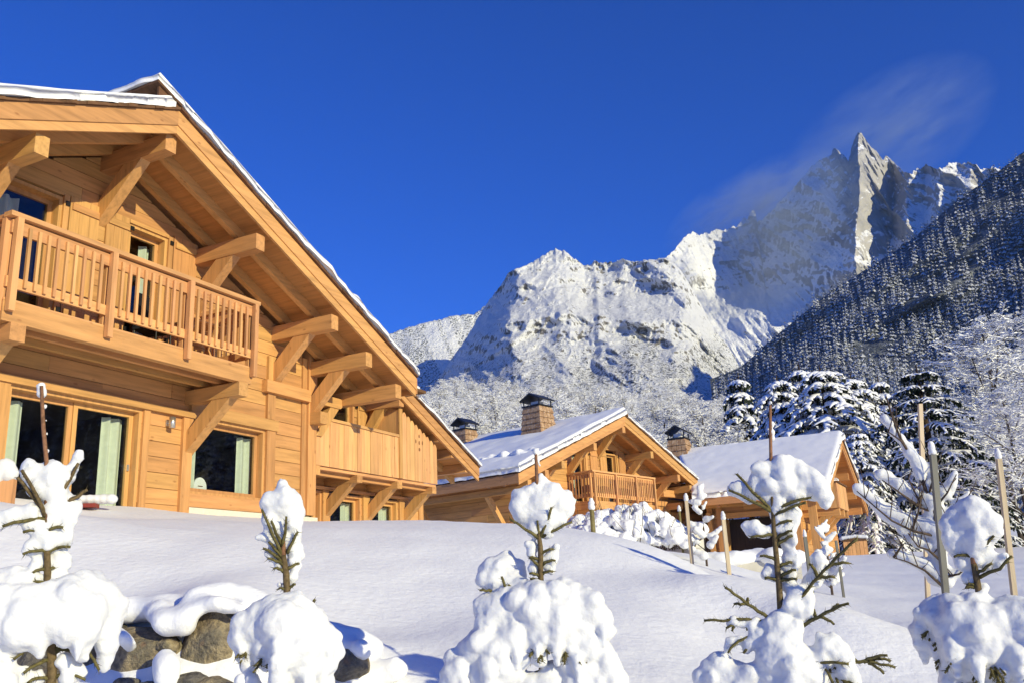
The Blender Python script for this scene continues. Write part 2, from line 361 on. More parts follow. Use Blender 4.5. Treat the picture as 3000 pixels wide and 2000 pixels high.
SAPLINGS = [{"az":-27.229,"D":3.7,"z":-1.25,"trunk":[[0.059,0.0,-0.385,0.0238],[0.044,0.0,-0.174,0.0224],[0.024,0.0,0.009,0.0196],[0.004,0.0,0.138,0.0168],[-0.013,0.0,0.293,0.014],[-0.019,0.0,0.341,0.0126],[-0.023,0.0,0.439,0.0119],[-0.035,0.0,0.551,0.0105],[-0.056,0.0,0.677,0.0105],[-0.067,0.0,0.766,0.0091],[-0.075,0.0,0.831,0.0084]],"branches":[[[-0.02,-0.0,0.345],[-0.045,-0.024,0.403],[-0.111,-0.049,0.511]],[[-0.039,-0.0,0.383],[-0.081,-0.014,0.437],[-0.123,-0.028,0.488]],[[0.01,-0.0,0.402],[0.05,-0.014,0.49],[0.071,-0.029,0.542]],[[0.038,-0.0,0.396],[0.081,-0.006,0.424],[0.109,-0.011,0.448]],[[-0.019,-0.0,0.343],[-0.088,-0.016,0.334],[-0.152,-0.032,0.315]],[[-0.013,-0.0,0.294],[-0.042,-0.005,0.301],[-0.088,-0.011,0.296]],[[-0.013,-0.0,0.294],[0.006,-0.016,0.308],[0.038,-0.031,0.31]],[[-0.005,-0.0,0.228],[-0.036,-0.014,0.23],[-0.081,-0.028,0.219]],[[-0.003,-0.0,0.221],[0.018,-0.005,0.237],[0.069,-0.01,0.242]],[[-0.004,-0.0,0.163],[-0.022,-0.006,0.165],[-0.047,-0.012,0.152]],[[0.0,-0.0,0.159],[0.013,-0.002,0.167],[0.024,-0.004,0.168]],[[0.002,-0.0,0.112],[-0.021,-0.012,0.123],[-0.044,-0.025,0.118]],[[0.007,-0.0,0.112],[0.022,-0.007,0.123],[0.044,-0.015,0.127]],[[0.039,-0.0,-0.14],[-0.003,-0.022,-0.153],[-0.042,-0.045,-0.177]],[[0.038,-0.0,-0.129],[0.078,-0.014,-0.103],[0.107,-0.027,-0.09]],[[0.046,-0.0,-0.203],[0.096,-0.016,-0.194],[0.151,-0.033,-0.214]],[[0.044,-0.0,-0.208],[0.001,-0.022,-0.198],[-0.028,-0.044,-0.211]],[[0.034,-0.0,-0.083],[-0.018,-0.031,-0.091],[-0.076,-0.063,-0.13]],[[0.036,-0.0,-0.106],[0.155,-0.037,-0.124],[0.19,-0.074,-0.182]]],"snow":[[-0.073,0.017,0.808,0.0196],[-0.076,0.013,0.833,0.0168],[-0.058,0.005,0.755,0.0126],[-0.049,0.01,0.704,0.0126],[-0.042,0.005,0.653,0.0126],[-0.035,0.009,0.59,0.014],[-0.09,0.013,0.533,0.0336],[-0.098,0.008,0.507,0.0252],[-0.066,0.042,0.506,0.0505],[-0.045,0.023,0.46,0.0533],[-0.015,0.025,0.498,0.0589],[-0.018,0.025,0.542,0.028],[0.014,0.039,0.494,0.0477],[0.036,0.019,0.498,0.0392],[0.056,0.025,0.531,0.028],[0.069,0.014,0.568,0.0224],[0.071,0.012,0.587,0.0168],[0.001,0.024,0.442,0.0561],[0.025,0.036,0.425,0.042],[0.045,0.042,0.388,0.0589],[0.075,0.027,0.396,0.0308],[0.08,0.021,0.374,0.0252],[-0.005,0.016,0.38,0.0336],[0.01,0.022,0.331,0.042],[-0.043,0.013,0.312,0.0336],[-0.056,0.01,0.33,0.0252],[-0.07,0.009,0.312,0.0252],[-0.031,0.016,0.294,0.0336],[0.034,0.028,0.313,0.042],[0.054,0.012,0.342,0.0392],[-0.097,0.025,0.362,0.035],[-0.133,0.018,0.35,0.0364],[-0.07,0.016,0.373,0.0336],[-0.175,0.033,0.339,0.042],[-0.195,0.025,0.332,0.042],[-0.059,0.027,0.248,0.0336],[-0.074,0.017,0.233,0.0196],[-0.037,0.029,0.238,0.028],[0.005,0.012,0.264,0.0364],[0.027,0.03,0.271,0.0336],[0.05,0.01,0.278,0.0308],[0.056,0.024,0.255,0.0224],[-0.032,0.031,0.188,0.028],[-0.042,0.014,0.175,0.0224],[0.011,0.039,0.187,0.0364],[0.038,0.03,0.198,0.0364],[0.056,0.027,0.185,0.028],[0.062,0.01,0.208,0.0168],[-0.028,0.012,0.137,0.0196],[0.015,0.02,0.138,0.028],[0.031,0.033,0.144,0.028],[-0.099,0.028,0.096,0.0841],[-0.162,0.042,0.087,0.0981],[-0.072,-0.028,0.042,0.0925],[-0.123,-0.014,0.027,0.0981],[-0.018,-0.042,0.022,0.0925],[0.033,-0.014,0.055,0.0841],[0.081,-0.016,0.07,0.0869],[0.137,0.014,0.074,0.0897],[0.189,0.012,0.054,0.0785],[0.225,0.014,0.029,0.0561],[0.123,-0.042,0.004,0.0981],[0.06,-0.056,-0.016,0.0841],[0.194,0.019,-0.011,0.0701],[-0.064,-0.056,-0.043,0.0771],[-0.022,-0.056,-0.045,0.0631],[-0.008,-0.056,-0.085,0.0392],[-0.0,-0.056,-0.119,0.0224],[0.128,-0.056,-0.065,0.0589],[0.129,-0.056,-0.105,0.0392],[0.134,-0.056,-0.139,0.0238],[0.206,-0.006,-0.047,0.0617],[0.212,-0.004,-0.1,0.0477],[0.211,0.001,-0.146,0.0364],[0.211,0.004,-0.181,0.0252],[0.009,-0.013,-0.048,0.0561],[-0.107,0.01,-0.041,0.0701],[-0.145,0.012,-0.073,0.0701],[-0.115,0.012,-0.119,0.0561],[-0.123,-0.019,-0.183,0.0701],[-0.062,0.009,-0.072,0.035],[-0.038,-0.006,-0.168,0.0224],[0.082,-0.003,-0.149,0.0336],[0.111,0.002,-0.174,0.0252],[0.001,0.008,-0.199,0.0308],[0.097,-0.003,-0.206,0.0364],[0.134,0.008,-0.193,0.0308],[-0.075,0.001,-0.105,0.0308],[-0.056,-0.004,-0.2,0.0336]]},{"az":-14.262,"D":3.9,"z":-1.25,"trunk":[[0.026,0.0,-0.48,0.0251],[0.018,0.0,-0.228,0.0236],[0.007,0.0,-0.033,0.0207],[0.002,0.0,0.054,0.0192],[-0.003,0.0,0.128,0.0177],[-0.016,0.0,0.203,0.0148],[-0.017,0.0,0.25,0.0118],[-0.008,0.0,0.333,0.0089],[-0.009,0.0,0.403,0.0074]],"branches":[[[-0.021,-0.0,0.203],[-0.058,-0.035,0.277],[-0.103,-0.071,0.38]],[[-0.022,-0.0,0.242],[-0.048,-0.022,0.291],[-0.066,-0.044,0.338]],[[-0.022,-0.0,0.237],[-0.01,-0.028,0.289],[-0.007,-0.055,0.353]],[[-0.001,-0.0,0.209],[0.021,-0.021,0.255],[0.04,-0.042,0.292]],[[-0.021,-0.0,0.196],[-0.049,-0.008,0.226],[-0.075,-0.017,0.257]],[[-0.021,-0.0,0.176],[-0.056,-0.004,0.208],[-0.097,-0.008,0.232]],[[-0.014,-0.0,0.163],[-0.045,-0.014,0.18],[-0.076,-0.029,0.19]],[[-0.013,-0.0,0.136],[-0.031,-0.01,0.147],[-0.052,-0.02,0.15]],[[0.0,-0.0,0.142],[0.02,-0.003,0.156],[0.05,-0.005,0.167]],[[0.002,-0.0,0.058],[-0.013,-0.005,0.069],[-0.03,-0.01,0.071]],[[0.009,-0.0,0.067],[0.021,-0.006,0.078],[0.035,-0.011,0.085]],[[0.017,-0.0,-0.19],[-0.046,-0.024,-0.198],[-0.09,-0.047,-0.219]],[[0.02,-0.0,-0.203],[0.112,-0.019,-0.194],[0.165,-0.038,-0.229]],[[0.021,-0.0,-0.267],[-0.044,-0.01,-0.275],[-0.081,-0.019,-0.309]],[[0.083,-0.0,-0.023],[0.107,-0.009,0.009],[0.112,-0.017,0.022]]],"snow":[[-0.025,0.015,0.493,0.0266],[-0.022,0.013,0.461,0.0384],[0.006,0.033,0.441,0.0384],[-0.049,0.011,0.433,0.0355],[-0.076,0.023,0.435,0.0384],[-0.096,0.021,0.414,0.0266],[-0.021,0.022,0.405,0.0591],[0.021,0.035,0.413,0.0473],[0.038,0.033,0.377,0.0384],[-0.061,0.034,0.379,0.0502],[-0.019,0.048,0.351,0.062],[0.022,0.017,0.334,0.0473],[-0.06,0.023,0.322,0.0414],[-0.081,0.012,0.35,0.0295],[-0.018,0.043,0.302,0.0532],[0.023,0.02,0.292,0.0414],[-0.093,0.014,0.281,0.0236],[-0.116,0.016,0.279,0.0177],[-0.072,0.026,0.275,0.0325],[-0.044,0.031,0.253,0.0355],[0.024,0.033,0.237,0.0384],[0.036,0.029,0.209,0.0325],[-0.057,0.034,0.206,0.0325],[-0.077,0.018,0.215,0.0207],[0.026,0.023,0.175,0.0295],[0.037,0.02,0.154,0.0236],[-0.035,0.016,0.17,0.0236],[0.024,0.024,0.114,0.0295],[0.014,0.028,0.101,0.0236],[-0.027,0.021,0.086,0.0177],[-0.017,0.035,0.239,0.0355],[0.002,-0.0,0.0,0.065],[-0.051,-0.007,-0.017,0.0739],[0.042,-0.017,-0.008,0.0709],[-0.009,-0.044,-0.071,0.1182],[0.084,-0.013,-0.076,0.0975],[-0.102,0.015,-0.08,0.0827],[-0.156,0.03,-0.065,0.068],[-0.174,0.03,-0.116,0.0591],[-0.152,0.03,-0.169,0.0532],[-0.144,0.03,-0.22,0.0355],[-0.13,0.03,-0.253,0.0236],[0.045,-0.044,-0.151,0.1182],[0.126,0.015,-0.131,0.0916],[0.167,0.016,-0.173,0.0709],[0.153,-0.005,-0.223,0.065],[-0.073,-0.015,-0.145,0.065],[-0.078,-0.015,-0.196,0.0414],[-0.071,-0.03,-0.221,0.0266],[-0.006,-0.044,-0.199,0.065],[0.073,-0.044,-0.229,0.0768],[0.127,0.01,-0.261,0.0591],[0.021,-0.044,-0.251,0.0443],[0.009,-0.03,-0.289,0.0532],[0.154,0.009,-0.302,0.0532],[-0.103,0.007,-0.028,0.0591],[-0.122,0.003,-0.271,0.0295],[-0.114,0.007,-0.309,0.0443],[0.088,-0.005,-0.309,0.0591]]},{"az":1.052,"D":4.0,"z":-1.25,"trunk":[[-0.023,0.0,-0.552,0.0258],[-0.008,0.0,-0.22,0.0227],[0.001,0.0,-0.014,0.0197],[0.003,0.0,0.085,0.0167],[0.008,0.0,0.2,0.0152],[0.005,0.0,0.233,0.0136],[0.007,0.0,0.346,0.0106],[0.007,0.0,0.45,0.0106],[0.008,0.0,0.525,0.0106],[0.009,0.0,0.601,0.0091]],"branches":[[[0.005,-0.0,0.233],[-0.052,-0.015,0.274],[-0.119,-0.03,0.321]],[[0.008,-0.0,0.237],[0.046,-0.025,0.305],[0.065,-0.05,0.361]],[[0.006,-0.0,0.243],[0.002,-0.01,0.279],[0.002,-0.019,0.311]],[[0.016,-0.0,0.24],[0.081,-0.012,0.268],[0.15,-0.025,0.296]],[[0.007,-0.0,0.162],[0.029,-0.006,0.18],[0.064,-0.012,0.185]],[[0.012,-0.0,0.123],[0.04,-0.01,0.136],[0.069,-0.021,0.137]],[[0.004,-0.0,0.139],[-0.017,-0.003,0.152],[-0.042,-0.005,0.156]],[[-0.001,-0.0,0.117],[-0.018,-0.005,0.132],[-0.035,-0.01,0.149]],[[0.007,-0.0,0.082],[0.03,-0.006,0.092],[0.056,-0.012,0.092]],[[-0.001,-0.0,0.074],[-0.02,-0.011,0.085],[-0.045,-0.022,0.088]],[[0.001,-0.0,0.054],[-0.019,-0.006,0.063],[-0.043,-0.012,0.066]],[[-0.147,-0.0,0.017],[-0.154,-0.013,0.047],[-0.164,-0.026,0.081]],[[-0.124,-0.0,0.013],[-0.13,-0.004,0.032],[-0.137,-0.008,0.046]],[[-0.211,-0.0,0.024],[-0.233,-0.007,0.025],[-0.261,-0.015,0.029]],[[-0.012,-0.0,-0.22],[0.069,-0.009,-0.182],[0.085,-0.018,-0.155]],[[-0.01,-0.0,-0.261],[-0.094,-0.016,-0.283],[-0.138,-0.032,-0.32]],[[-0.011,-0.0,-0.275],[0.076,-0.012,-0.304],[0.116,-0.025,-0.345]],[[-0.008,-0.0,-0.22],[0.136,-0.034,-0.238],[0.175,-0.067,-0.278]],[[-0.012,-0.0,-0.302],[-0.068,-0.011,-0.332],[-0.076,-0.021,-0.364]]],"snow":[[0.01,0.016,0.615,0.0212],[0.013,0.014,0.58,0.0182],[0.023,0.006,0.552,0.0121],[0.027,0.015,0.511,0.0182],[0.03,0.022,0.481,0.0273],[0.017,0.026,0.452,0.0364],[0.047,0.032,0.459,0.0364],[-0.015,0.042,0.433,0.0485],[-0.061,0.028,0.419,0.0455],[-0.085,0.026,0.382,0.0424],[0.076,0.021,0.434,0.0515],[0.12,0.036,0.403,0.0455],[0.132,0.034,0.358,0.0394],[0.029,0.05,0.394,0.0848],[-0.033,0.05,0.367,0.0697],[-0.065,0.033,0.345,0.0455],[0.087,0.051,0.361,0.0697],[0.039,0.028,0.317,0.0697],[-0.006,0.047,0.306,0.0606],[0.099,0.026,0.314,0.0394],[0.037,0.028,0.266,0.0394],[-0.015,0.02,0.275,0.0364],[-0.026,0.027,0.203,0.0273],[-0.044,0.023,0.215,0.0212],[-0.035,0.027,0.174,0.0273],[0.061,0.031,0.17,0.0303],[0.077,0.011,0.197,0.0182],[0.052,0.023,0.141,0.0333],[0.072,0.016,0.151,0.0182],[0.029,0.027,0.135,0.0273],[-0.024,0.02,0.101,0.0273],[-0.031,0.021,0.123,0.0212],[0.043,0.03,0.106,0.0303],[-0.007,0.011,0.143,0.0182],[-0.206,0.105,0.112,0.0667],[-0.152,0.108,0.124,0.0697],[-0.108,0.1,0.085,0.0606],[-0.244,0.086,0.077,0.0455],[-0.199,0.079,0.067,0.0545],[-0.139,0.085,0.057,0.0606],[-0.08,0.045,0.033,0.0515],[-0.23,0.03,-0.046,0.0727],[-0.171,0.015,-0.062,0.097],[-0.082,-0.015,-0.038,0.0939],[-0.023,-0.024,-0.019,0.0909],[0.049,-0.021,-0.023,0.0939],[0.122,-0.01,-0.026,0.0879],[0.192,-0.016,-0.057,0.0848],[0.232,-0.013,-0.107,0.0727],[0.25,-0.015,-0.163,0.0545],[0.272,-0.001,-0.164,0.0364],[-0.012,-0.03,-0.082,0.1091],[0.074,-0.03,-0.1,0.1152],[0.159,-0.007,-0.132,0.097],[-0.231,0.005,-0.115,0.0697],[-0.233,0.004,-0.17,0.0758],[-0.277,-0.013,-0.208,0.0848],[-0.324,0.021,-0.263,0.0848],[-0.365,-0.02,-0.298,0.0667],[-0.396,-0.003,-0.339,0.0545],[-0.205,-0.03,-0.224,0.0939],[-0.131,-0.03,-0.173,0.0848],[-0.166,-0.012,-0.294,0.0909],[-0.238,-0.005,-0.318,0.1],[-0.089,-0.03,-0.188,0.0667],[-0.077,-0.045,-0.242,0.0455],[-0.085,-0.045,-0.268,0.0303],[-0.017,-0.061,-0.176,0.0606],[-0.022,-0.061,-0.23,0.0455],[-0.019,-0.061,-0.263,0.0303],[0.04,-0.061,-0.179,0.0515],[0.056,-0.061,-0.193,0.0364],[0.111,-0.045,-0.183,0.0636],[0.105,-0.045,-0.236,0.0455],[0.098,-0.045,-0.283,0.0364],[0.181,-0.02,-0.214,0.0848],[0.223,0.017,-0.259,0.0848],[0.261,-0.006,-0.313,0.0727],[0.284,-0.019,-0.366,0.0667],[0.176,0.006,-0.31,0.0848],[0.13,-0.018,-0.353,0.0758],[0.033,0.001,-0.31,0.0545],[0.002,-0.006,-0.355,0.0667],[-0.055,0.003,-0.354,0.0606],[0.201,0.025,-0.38,0.0909]]},{"az":15.138,"D":3.8,"z":-1.25,"trunk":[[-0.036,0.0,-0.547,0.023],[-0.011,0.0,-0.305,0.0216],[0.001,0.0,-0.143,0.0187],[0.003,0.0,-0.095,0.0187],[0.008,0.0,0.01,0.0158],[0.012,0.0,0.154,0.0144],[0.017,0.0,0.247,0.013],[0.023,0.0,0.341,0.0101],[0.034,0.0,0.473,0.0094],[0.047,0.0,0.602,0.0086],[0.059,0.0,0.706,0.0072]],"branches":[[[0.011,-0.0,0.285],[-0.051,-0.015,0.358],[-0.105,-0.031,0.434]],[[0.01,-0.0,0.279],[-0.061,-0.029,0.323],[-0.142,-0.058,0.369]],[[0.022,-0.0,0.273],[0.072,-0.013,0.301],[0.169,-0.025,0.32]],[[0.021,-0.0,0.26],[0.057,-0.015,0.275],[0.147,-0.031,0.302]],[[0.02,-0.0,0.218],[0.053,-0.012,0.233],[0.085,-0.023,0.234]],[[0.018,-0.0,0.171],[0.054,-0.015,0.188],[0.081,-0.029,0.196]],[[0.01,-0.0,0.141],[0.051,-0.01,0.164],[0.081,-0.02,0.178]],[[0.007,-0.0,0.187],[-0.032,-0.011,0.182],[-0.078,-0.022,0.182]],[[0.01,-0.0,0.087],[-0.021,-0.003,0.103],[-0.051,-0.007,0.107]],[[0.015,-0.0,0.062],[0.043,-0.003,0.073],[0.069,-0.006,0.077]],[[0.013,-0.0,0.023],[0.049,-0.009,0.04],[0.078,-0.017,0.048]],[[0.014,-0.0,0.01],[0.045,-0.011,0.013],[0.077,-0.023,0.012]],[[0.006,-0.0,0.008],[-0.016,-0.004,0.019],[-0.044,-0.007,0.022]],[[0.044,-0.0,-0.106],[0.117,-0.037,-0.021],[0.152,-0.074,0.013],[0.195,-0.111,0.054],[0.251,-0.148,0.103],[0.304,-0.185,0.145]],[[0.155,-0.0,0.013],[0.185,-0.015,0.014],[0.216,-0.03,0.013]],[[0.201,-0.0,0.056],[0.236,-0.01,0.063],[0.274,-0.02,0.063]],[[0.155,-0.0,0.013],[0.146,-0.008,0.048],[0.129,-0.016,0.068]],[[0.077,-0.0,-0.162],[0.14,-0.029,-0.129],[0.192,-0.057,-0.105],[0.249,-0.086,-0.083]],[[0.141,-0.0,-0.129],[0.171,-0.008,-0.143],[0.191,-0.016,-0.159]],[[0.195,-0.0,-0.106],[0.208,-0.002,-0.094],[0.219,-0.004,-0.088]],[[0.128,-0.0,-0.138],[0.125,-0.006,-0.11],[0.124,-0.012,-0.103]],[[-0.044,-0.0,-0.13],[-0.082,-0.017,-0.101],[-0.118,-0.033,-0.073],[-0.166,-0.05,-0.031],[-0.196,-0.066,-0.006]],[[-0.119,-0.0,-0.073],[-0.146,-0.011,-0.073],[-0.171,-0.022,-0.07]],[[-0.119,-0.0,-0.073],[-0.119,-0.005,-0.062],[-0.115,-0.009,-0.049]],[[-0.058,-0.0,-0.147],[-0.101,-0.006,-0.137],[-0.148,-0.012,-0.128],[-0.218,-0.018,-0.132],[-0.293,-0.024,-0.127]],[[-0.149,-0.0,-0.129],[-0.174,-0.011,-0.149],[-0.21,-0.023,-0.158]],[[-0.121,-0.0,-0.136],[-0.132,-0.002,-0.157],[-0.131,-0.004,-0.171]],[[-0.166,-0.0,-0.135],[-0.182,-0.003,-0.156],[-0.19,-0.005,-0.172]],[[-0.093,-0.0,-0.199],[-0.121,-0.008,-0.197],[-0.15,-0.016,-0.202],[-0.188,-0.025,-0.222],[-0.213,-0.033,-0.25]],[[-0.095,-0.0,-0.216],[-0.124,-0.014,-0.227],[-0.155,-0.028,-0.252]],[[0.224,-0.0,-0.302],[0.266,-0.004,-0.297],[0.295,-0.009,-0.297],[0.336,-0.013,-0.307],[0.386,-0.017,-0.318]],[[0.278,-0.0,-0.298],[0.316,-0.014,-0.282],[0.363,-0.028,-0.274]],[[0.295,-0.0,-0.301],[0.322,-0.012,-0.318],[0.342,-0.024,-0.338]],[[0.254,-0.0,-0.297],[0.243,-0.005,-0.287],[0.231,-0.011,-0.284]],[[0.303,-0.0,-0.295],[0.334,-0.004,-0.287],[0.374,-0.007,-0.296]],[[-0.007,-0.0,-0.268],[0.118,-0.037,-0.293],[0.22,-0.074,-0.297]],[[-0.014,-0.0,-0.318],[0.14,-0.037,-0.318],[0.156,-0.074,-0.363]]],"snow":[[0.061,0.008,0.719,0.013],[0.07,0.005,0.758,0.0144],[0.063,0.006,0.68,0.0086],[0.057,0.008,0.631,0.0144],[0.05,0.008,0.596,0.0173],[0.05,0.011,0.568,0.0144],[0.049,0.028,0.477,0.0345],[-0.008,0.012,0.448,0.0403],[0.017,0.036,0.434,0.0576],[0.072,0.031,0.443,0.0662],[0.125,0.052,0.435,0.0605],[0.167,0.044,0.403,0.0576],[0.195,0.024,0.371,0.0547],[0.211,0.02,0.342,0.0432],[0.078,0.025,0.38,0.0633],[0.143,0.051,0.371,0.0576],[0.025,0.025,0.384,0.0518],[-0.033,0.023,0.409,0.0345],[-0.037,0.022,0.375,0.0374],[0.0,0.026,0.345,0.0374],[-0.125,0.05,0.381,0.0345],[-0.092,0.051,0.368,0.0374],[-0.103,0.044,0.396,0.0259],[-0.068,0.046,0.345,0.0288],[0.228,0.025,0.321,0.0374],[0.224,0.019,0.294,0.0259],[0.112,0.014,0.336,0.0374],[0.047,0.037,0.342,0.0489],[0.033,0.018,0.287,0.0374],[0.035,0.02,0.247,0.0317],[0.028,0.013,0.213,0.0259],[0.042,0.019,0.3,0.0403],[0.09,0.021,0.263,0.0345],[0.116,0.012,0.268,0.0202],[0.066,0.018,0.231,0.0345],[0.083,0.017,0.21,0.023],[0.1,0.017,0.242,0.0259],[-0.062,0.012,0.212,0.0374],[-0.087,0.013,0.227,0.0288],[-0.036,0.018,0.204,0.0317],[-0.017,0.02,0.196,0.023],[-0.077,0.022,0.2,0.0259],[0.055,0.02,0.192,0.0317],[0.079,0.006,0.177,0.0202],[0.056,0.031,0.146,0.0288],[0.083,0.011,0.157,0.0202],[-0.003,0.013,0.209,0.0202],[0.056,0.035,0.093,0.0345],[0.077,0.023,0.111,0.023],[0.085,0.026,0.072,0.0288],[0.039,0.023,0.061,0.0202],[-0.017,0.029,0.051,0.0345],[-0.036,0.022,0.038,0.0259],[-0.005,0.026,0.024,0.023],[0.061,0.021,0.034,0.0288],[0.043,0.025,-0.011,0.0317],[0.071,0.01,-0.044,0.0518],[0.046,-0.011,-0.081,0.0432],[0.101,0.009,-0.052,0.0432],[0.135,0.044,0.004,0.0432],[0.165,0.035,0.041,0.0403],[0.164,0.024,0.08,0.0317],[0.18,0.028,0.06,0.0259],[0.082,0.011,-0.109,0.0432],[0.111,-0.006,-0.071,0.0288],[-0.005,-0.001,-0.137,0.0489],[-0.021,0.002,-0.168,0.0633],[0.007,-0.0,-0.194,0.072],[-0.011,-0.008,-0.243,0.0835],[-0.041,-0.017,-0.279,0.0806],[0.008,0.004,-0.294,0.0864],[-0.073,0.013,-0.33,0.072],[0.042,-0.021,-0.317,0.0806],[0.011,-0.014,-0.366,0.0864],[-0.052,0.014,-0.367,0.072],[0.061,0.009,-0.271,0.0518],[0.092,0.005,-0.32,0.0489],[0.087,-0.016,-0.355,0.0576],[0.153,0.007,-0.236,0.0518],[0.179,0.012,-0.225,0.0432],[0.187,0.017,-0.262,0.0576],[0.207,0.006,-0.287,0.0518],[0.213,-0.014,-0.322,0.0518],[0.222,0.01,-0.36,0.0489],[0.133,-0.007,-0.284,0.0432],[0.126,0.003,-0.247,0.0317],[0.15,0.012,-0.347,0.0432],[-0.251,0.029,-0.302,0.0633],[-0.286,0.029,-0.314,0.0518],[-0.216,0.029,-0.34,0.072],[-0.322,0.029,-0.345,0.0518],[-0.165,0.014,-0.353,0.072],[-0.113,0.007,-0.347,0.0576],[-0.245,0.029,-0.365,0.072],[-0.179,-0.006,-0.13,0.0259],[-0.2,-0.003,-0.142,0.0202],[-0.148,0.006,-0.144,0.0259],[-0.115,-0.005,-0.145,0.023],[-0.095,0.001,-0.133,0.0202],[-0.194,-0.001,-0.21,0.0288],[-0.216,-0.004,-0.231,0.0202],[-0.167,0.002,-0.203,0.023],[-0.13,-0.008,-0.22,0.0288],[-0.145,-0.005,-0.239,0.0202],[-0.102,-0.002,-0.196,0.0288],[-0.113,-0.005,-0.183,0.0202],[-0.082,-0.008,-0.191,0.0288]]},{"az":25.923,"D":4.0,"z":-1.25,"trunk":[[-0.069,0.0,-0.572,0.0258],[-0.033,0.0,-0.334,0.0227],[-0.018,0.0,-0.187,0.0197],[-0.011,0.0,-0.119,0.0182],[-0.009,0.0,-0.037,0.0167],[-0.009,0.0,0.039,0.0152],[-0.009,0.0,0.084,0.0136],[-0.002,0.0,0.155,0.0106],[0.005,0.0,0.233,0.0076]],"branches":[[[-0.012,-0.0,0.065],[-0.043,-0.009,0.073],[-0.074,-0.019,0.068]],[[0.004,-0.0,0.071],[0.039,-0.01,0.1],[0.077,-0.02,0.139]],[[-0.008,-0.0,0.001],[0.018,-0.005,0.012],[0.053,-0.011,0.038]],[[0.002,-0.0,-0.012],[0.076,-0.034,0.015],[0.122,-0.068,0.059]],[[-0.022,-0.0,-0.049],[-0.045,-0.006,-0.048],[-0.051,-0.011,-0.05]],[[-0.021,-0.0,-0.043],[-0.031,-0.005,-0.036],[-0.044,-0.01,-0.038]],[[-0.013,-0.0,-0.1],[-0.023,-0.002,-0.089],[-0.025,-0.004,-0.093]],[[-0.029,-0.0,-0.309],[-0.075,-0.012,-0.332],[-0.09,-0.025,-0.355]],[[-0.029,-0.0,-0.309],[0.028,-0.007,-0.334],[0.045,-0.014,-0.369]],[[-0.035,-0.0,-0.346],[-0.013,-0.012,-0.375],[-0.004,-0.025,-0.391]],[[-0.035,-0.0,-0.346],[-0.07,-0.016,-0.374],[-0.078,-0.033,-0.391]],[[-0.031,-0.0,-0.322],[-0.01,-0.007,-0.327],[0.007,-0.014,-0.357]]],"snow":[[0.026,0.013,0.272,0.0333],[-0.002,0.029,0.255,0.0424],[0.045,0.027,0.245,0.0455],[-0.043,0.041,0.226,0.0485],[-0.074,0.029,0.188,0.0455],[0.015,0.057,0.209,0.0848],[0.06,0.029,0.191,0.0636],[0.073,0.027,0.164,0.0424],[0.069,0.014,0.138,0.0303],[-0.03,0.057,0.159,0.0758],[-0.066,0.031,0.121,0.0515],[0.014,0.027,0.129,0.0697],[-0.039,0.034,0.1,0.0455],[0.008,0.03,0.097,0.0364],[-0.065,0.028,0.088,0.0273],[-0.08,0.014,0.148,0.0333],[0.039,0.04,0.063,0.0394],[0.071,0.033,0.048,0.0333],[0.102,0.016,0.059,0.0242],[0.045,0.033,0.03,0.0333],[0.079,0.016,0.028,0.0242],[0.001,0.02,0.052,0.0303],[-0.047,0.032,0.055,0.0333],[-0.055,0.018,0.042,0.0242],[-0.02,0.031,0.034,0.0273],[-0.033,0.024,-0.011,0.0273],[-0.031,0.019,-0.03,0.0242],[0.013,0.026,-0.051,0.0242],[0.003,-0.006,-0.075,0.0212],[0.012,0.003,-0.095,0.0242],[-0.174,0.03,-0.133,0.0667],[-0.209,0.03,-0.158,0.0545],[-0.234,0.03,-0.202,0.0515],[-0.235,0.03,-0.246,0.0394],[-0.236,0.03,-0.29,0.0273],[-0.237,0.03,-0.316,0.0182],[-0.143,0.015,-0.172,0.0848],[-0.101,-0.018,-0.134,0.0667],[-0.056,-0.015,-0.148,0.0727],[-0.099,-0.03,-0.196,0.1],[-0.038,-0.045,-0.184,0.1061],[0.019,0.025,-0.189,0.0939],[0.083,0.009,-0.153,0.0818],[0.112,-0.017,-0.178,0.1],[0.138,-0.024,-0.214,0.1061],[-0.156,0.02,-0.247,0.0697],[-0.173,0.004,-0.283,0.0394],[-0.183,0.005,-0.308,0.0242],[-0.097,-0.03,-0.257,0.097],[-0.027,-0.045,-0.258,0.1],[0.043,-0.022,-0.248,0.1],[-0.129,-0.015,-0.307,0.0667],[-0.148,-0.015,-0.356,0.0606],[-0.099,-0.03,-0.343,0.0606],[-0.035,-0.061,-0.305,0.0545],[-0.029,-0.061,-0.335,0.0364],[-0.026,-0.061,-0.352,0.0242],[0.02,-0.045,-0.312,0.0606],[0.02,-0.045,-0.348,0.0394],[0.067,0.005,-0.311,0.0667],[0.096,-0.007,-0.334,0.0848],[0.071,-0.012,-0.381,0.0758],[-0.143,-0.007,-0.393,0.0697],[-0.096,0.004,-0.394,0.0545],[-0.006,-0.006,-0.405,0.0606],[0.033,-0.002,-0.376,0.0364]]}]
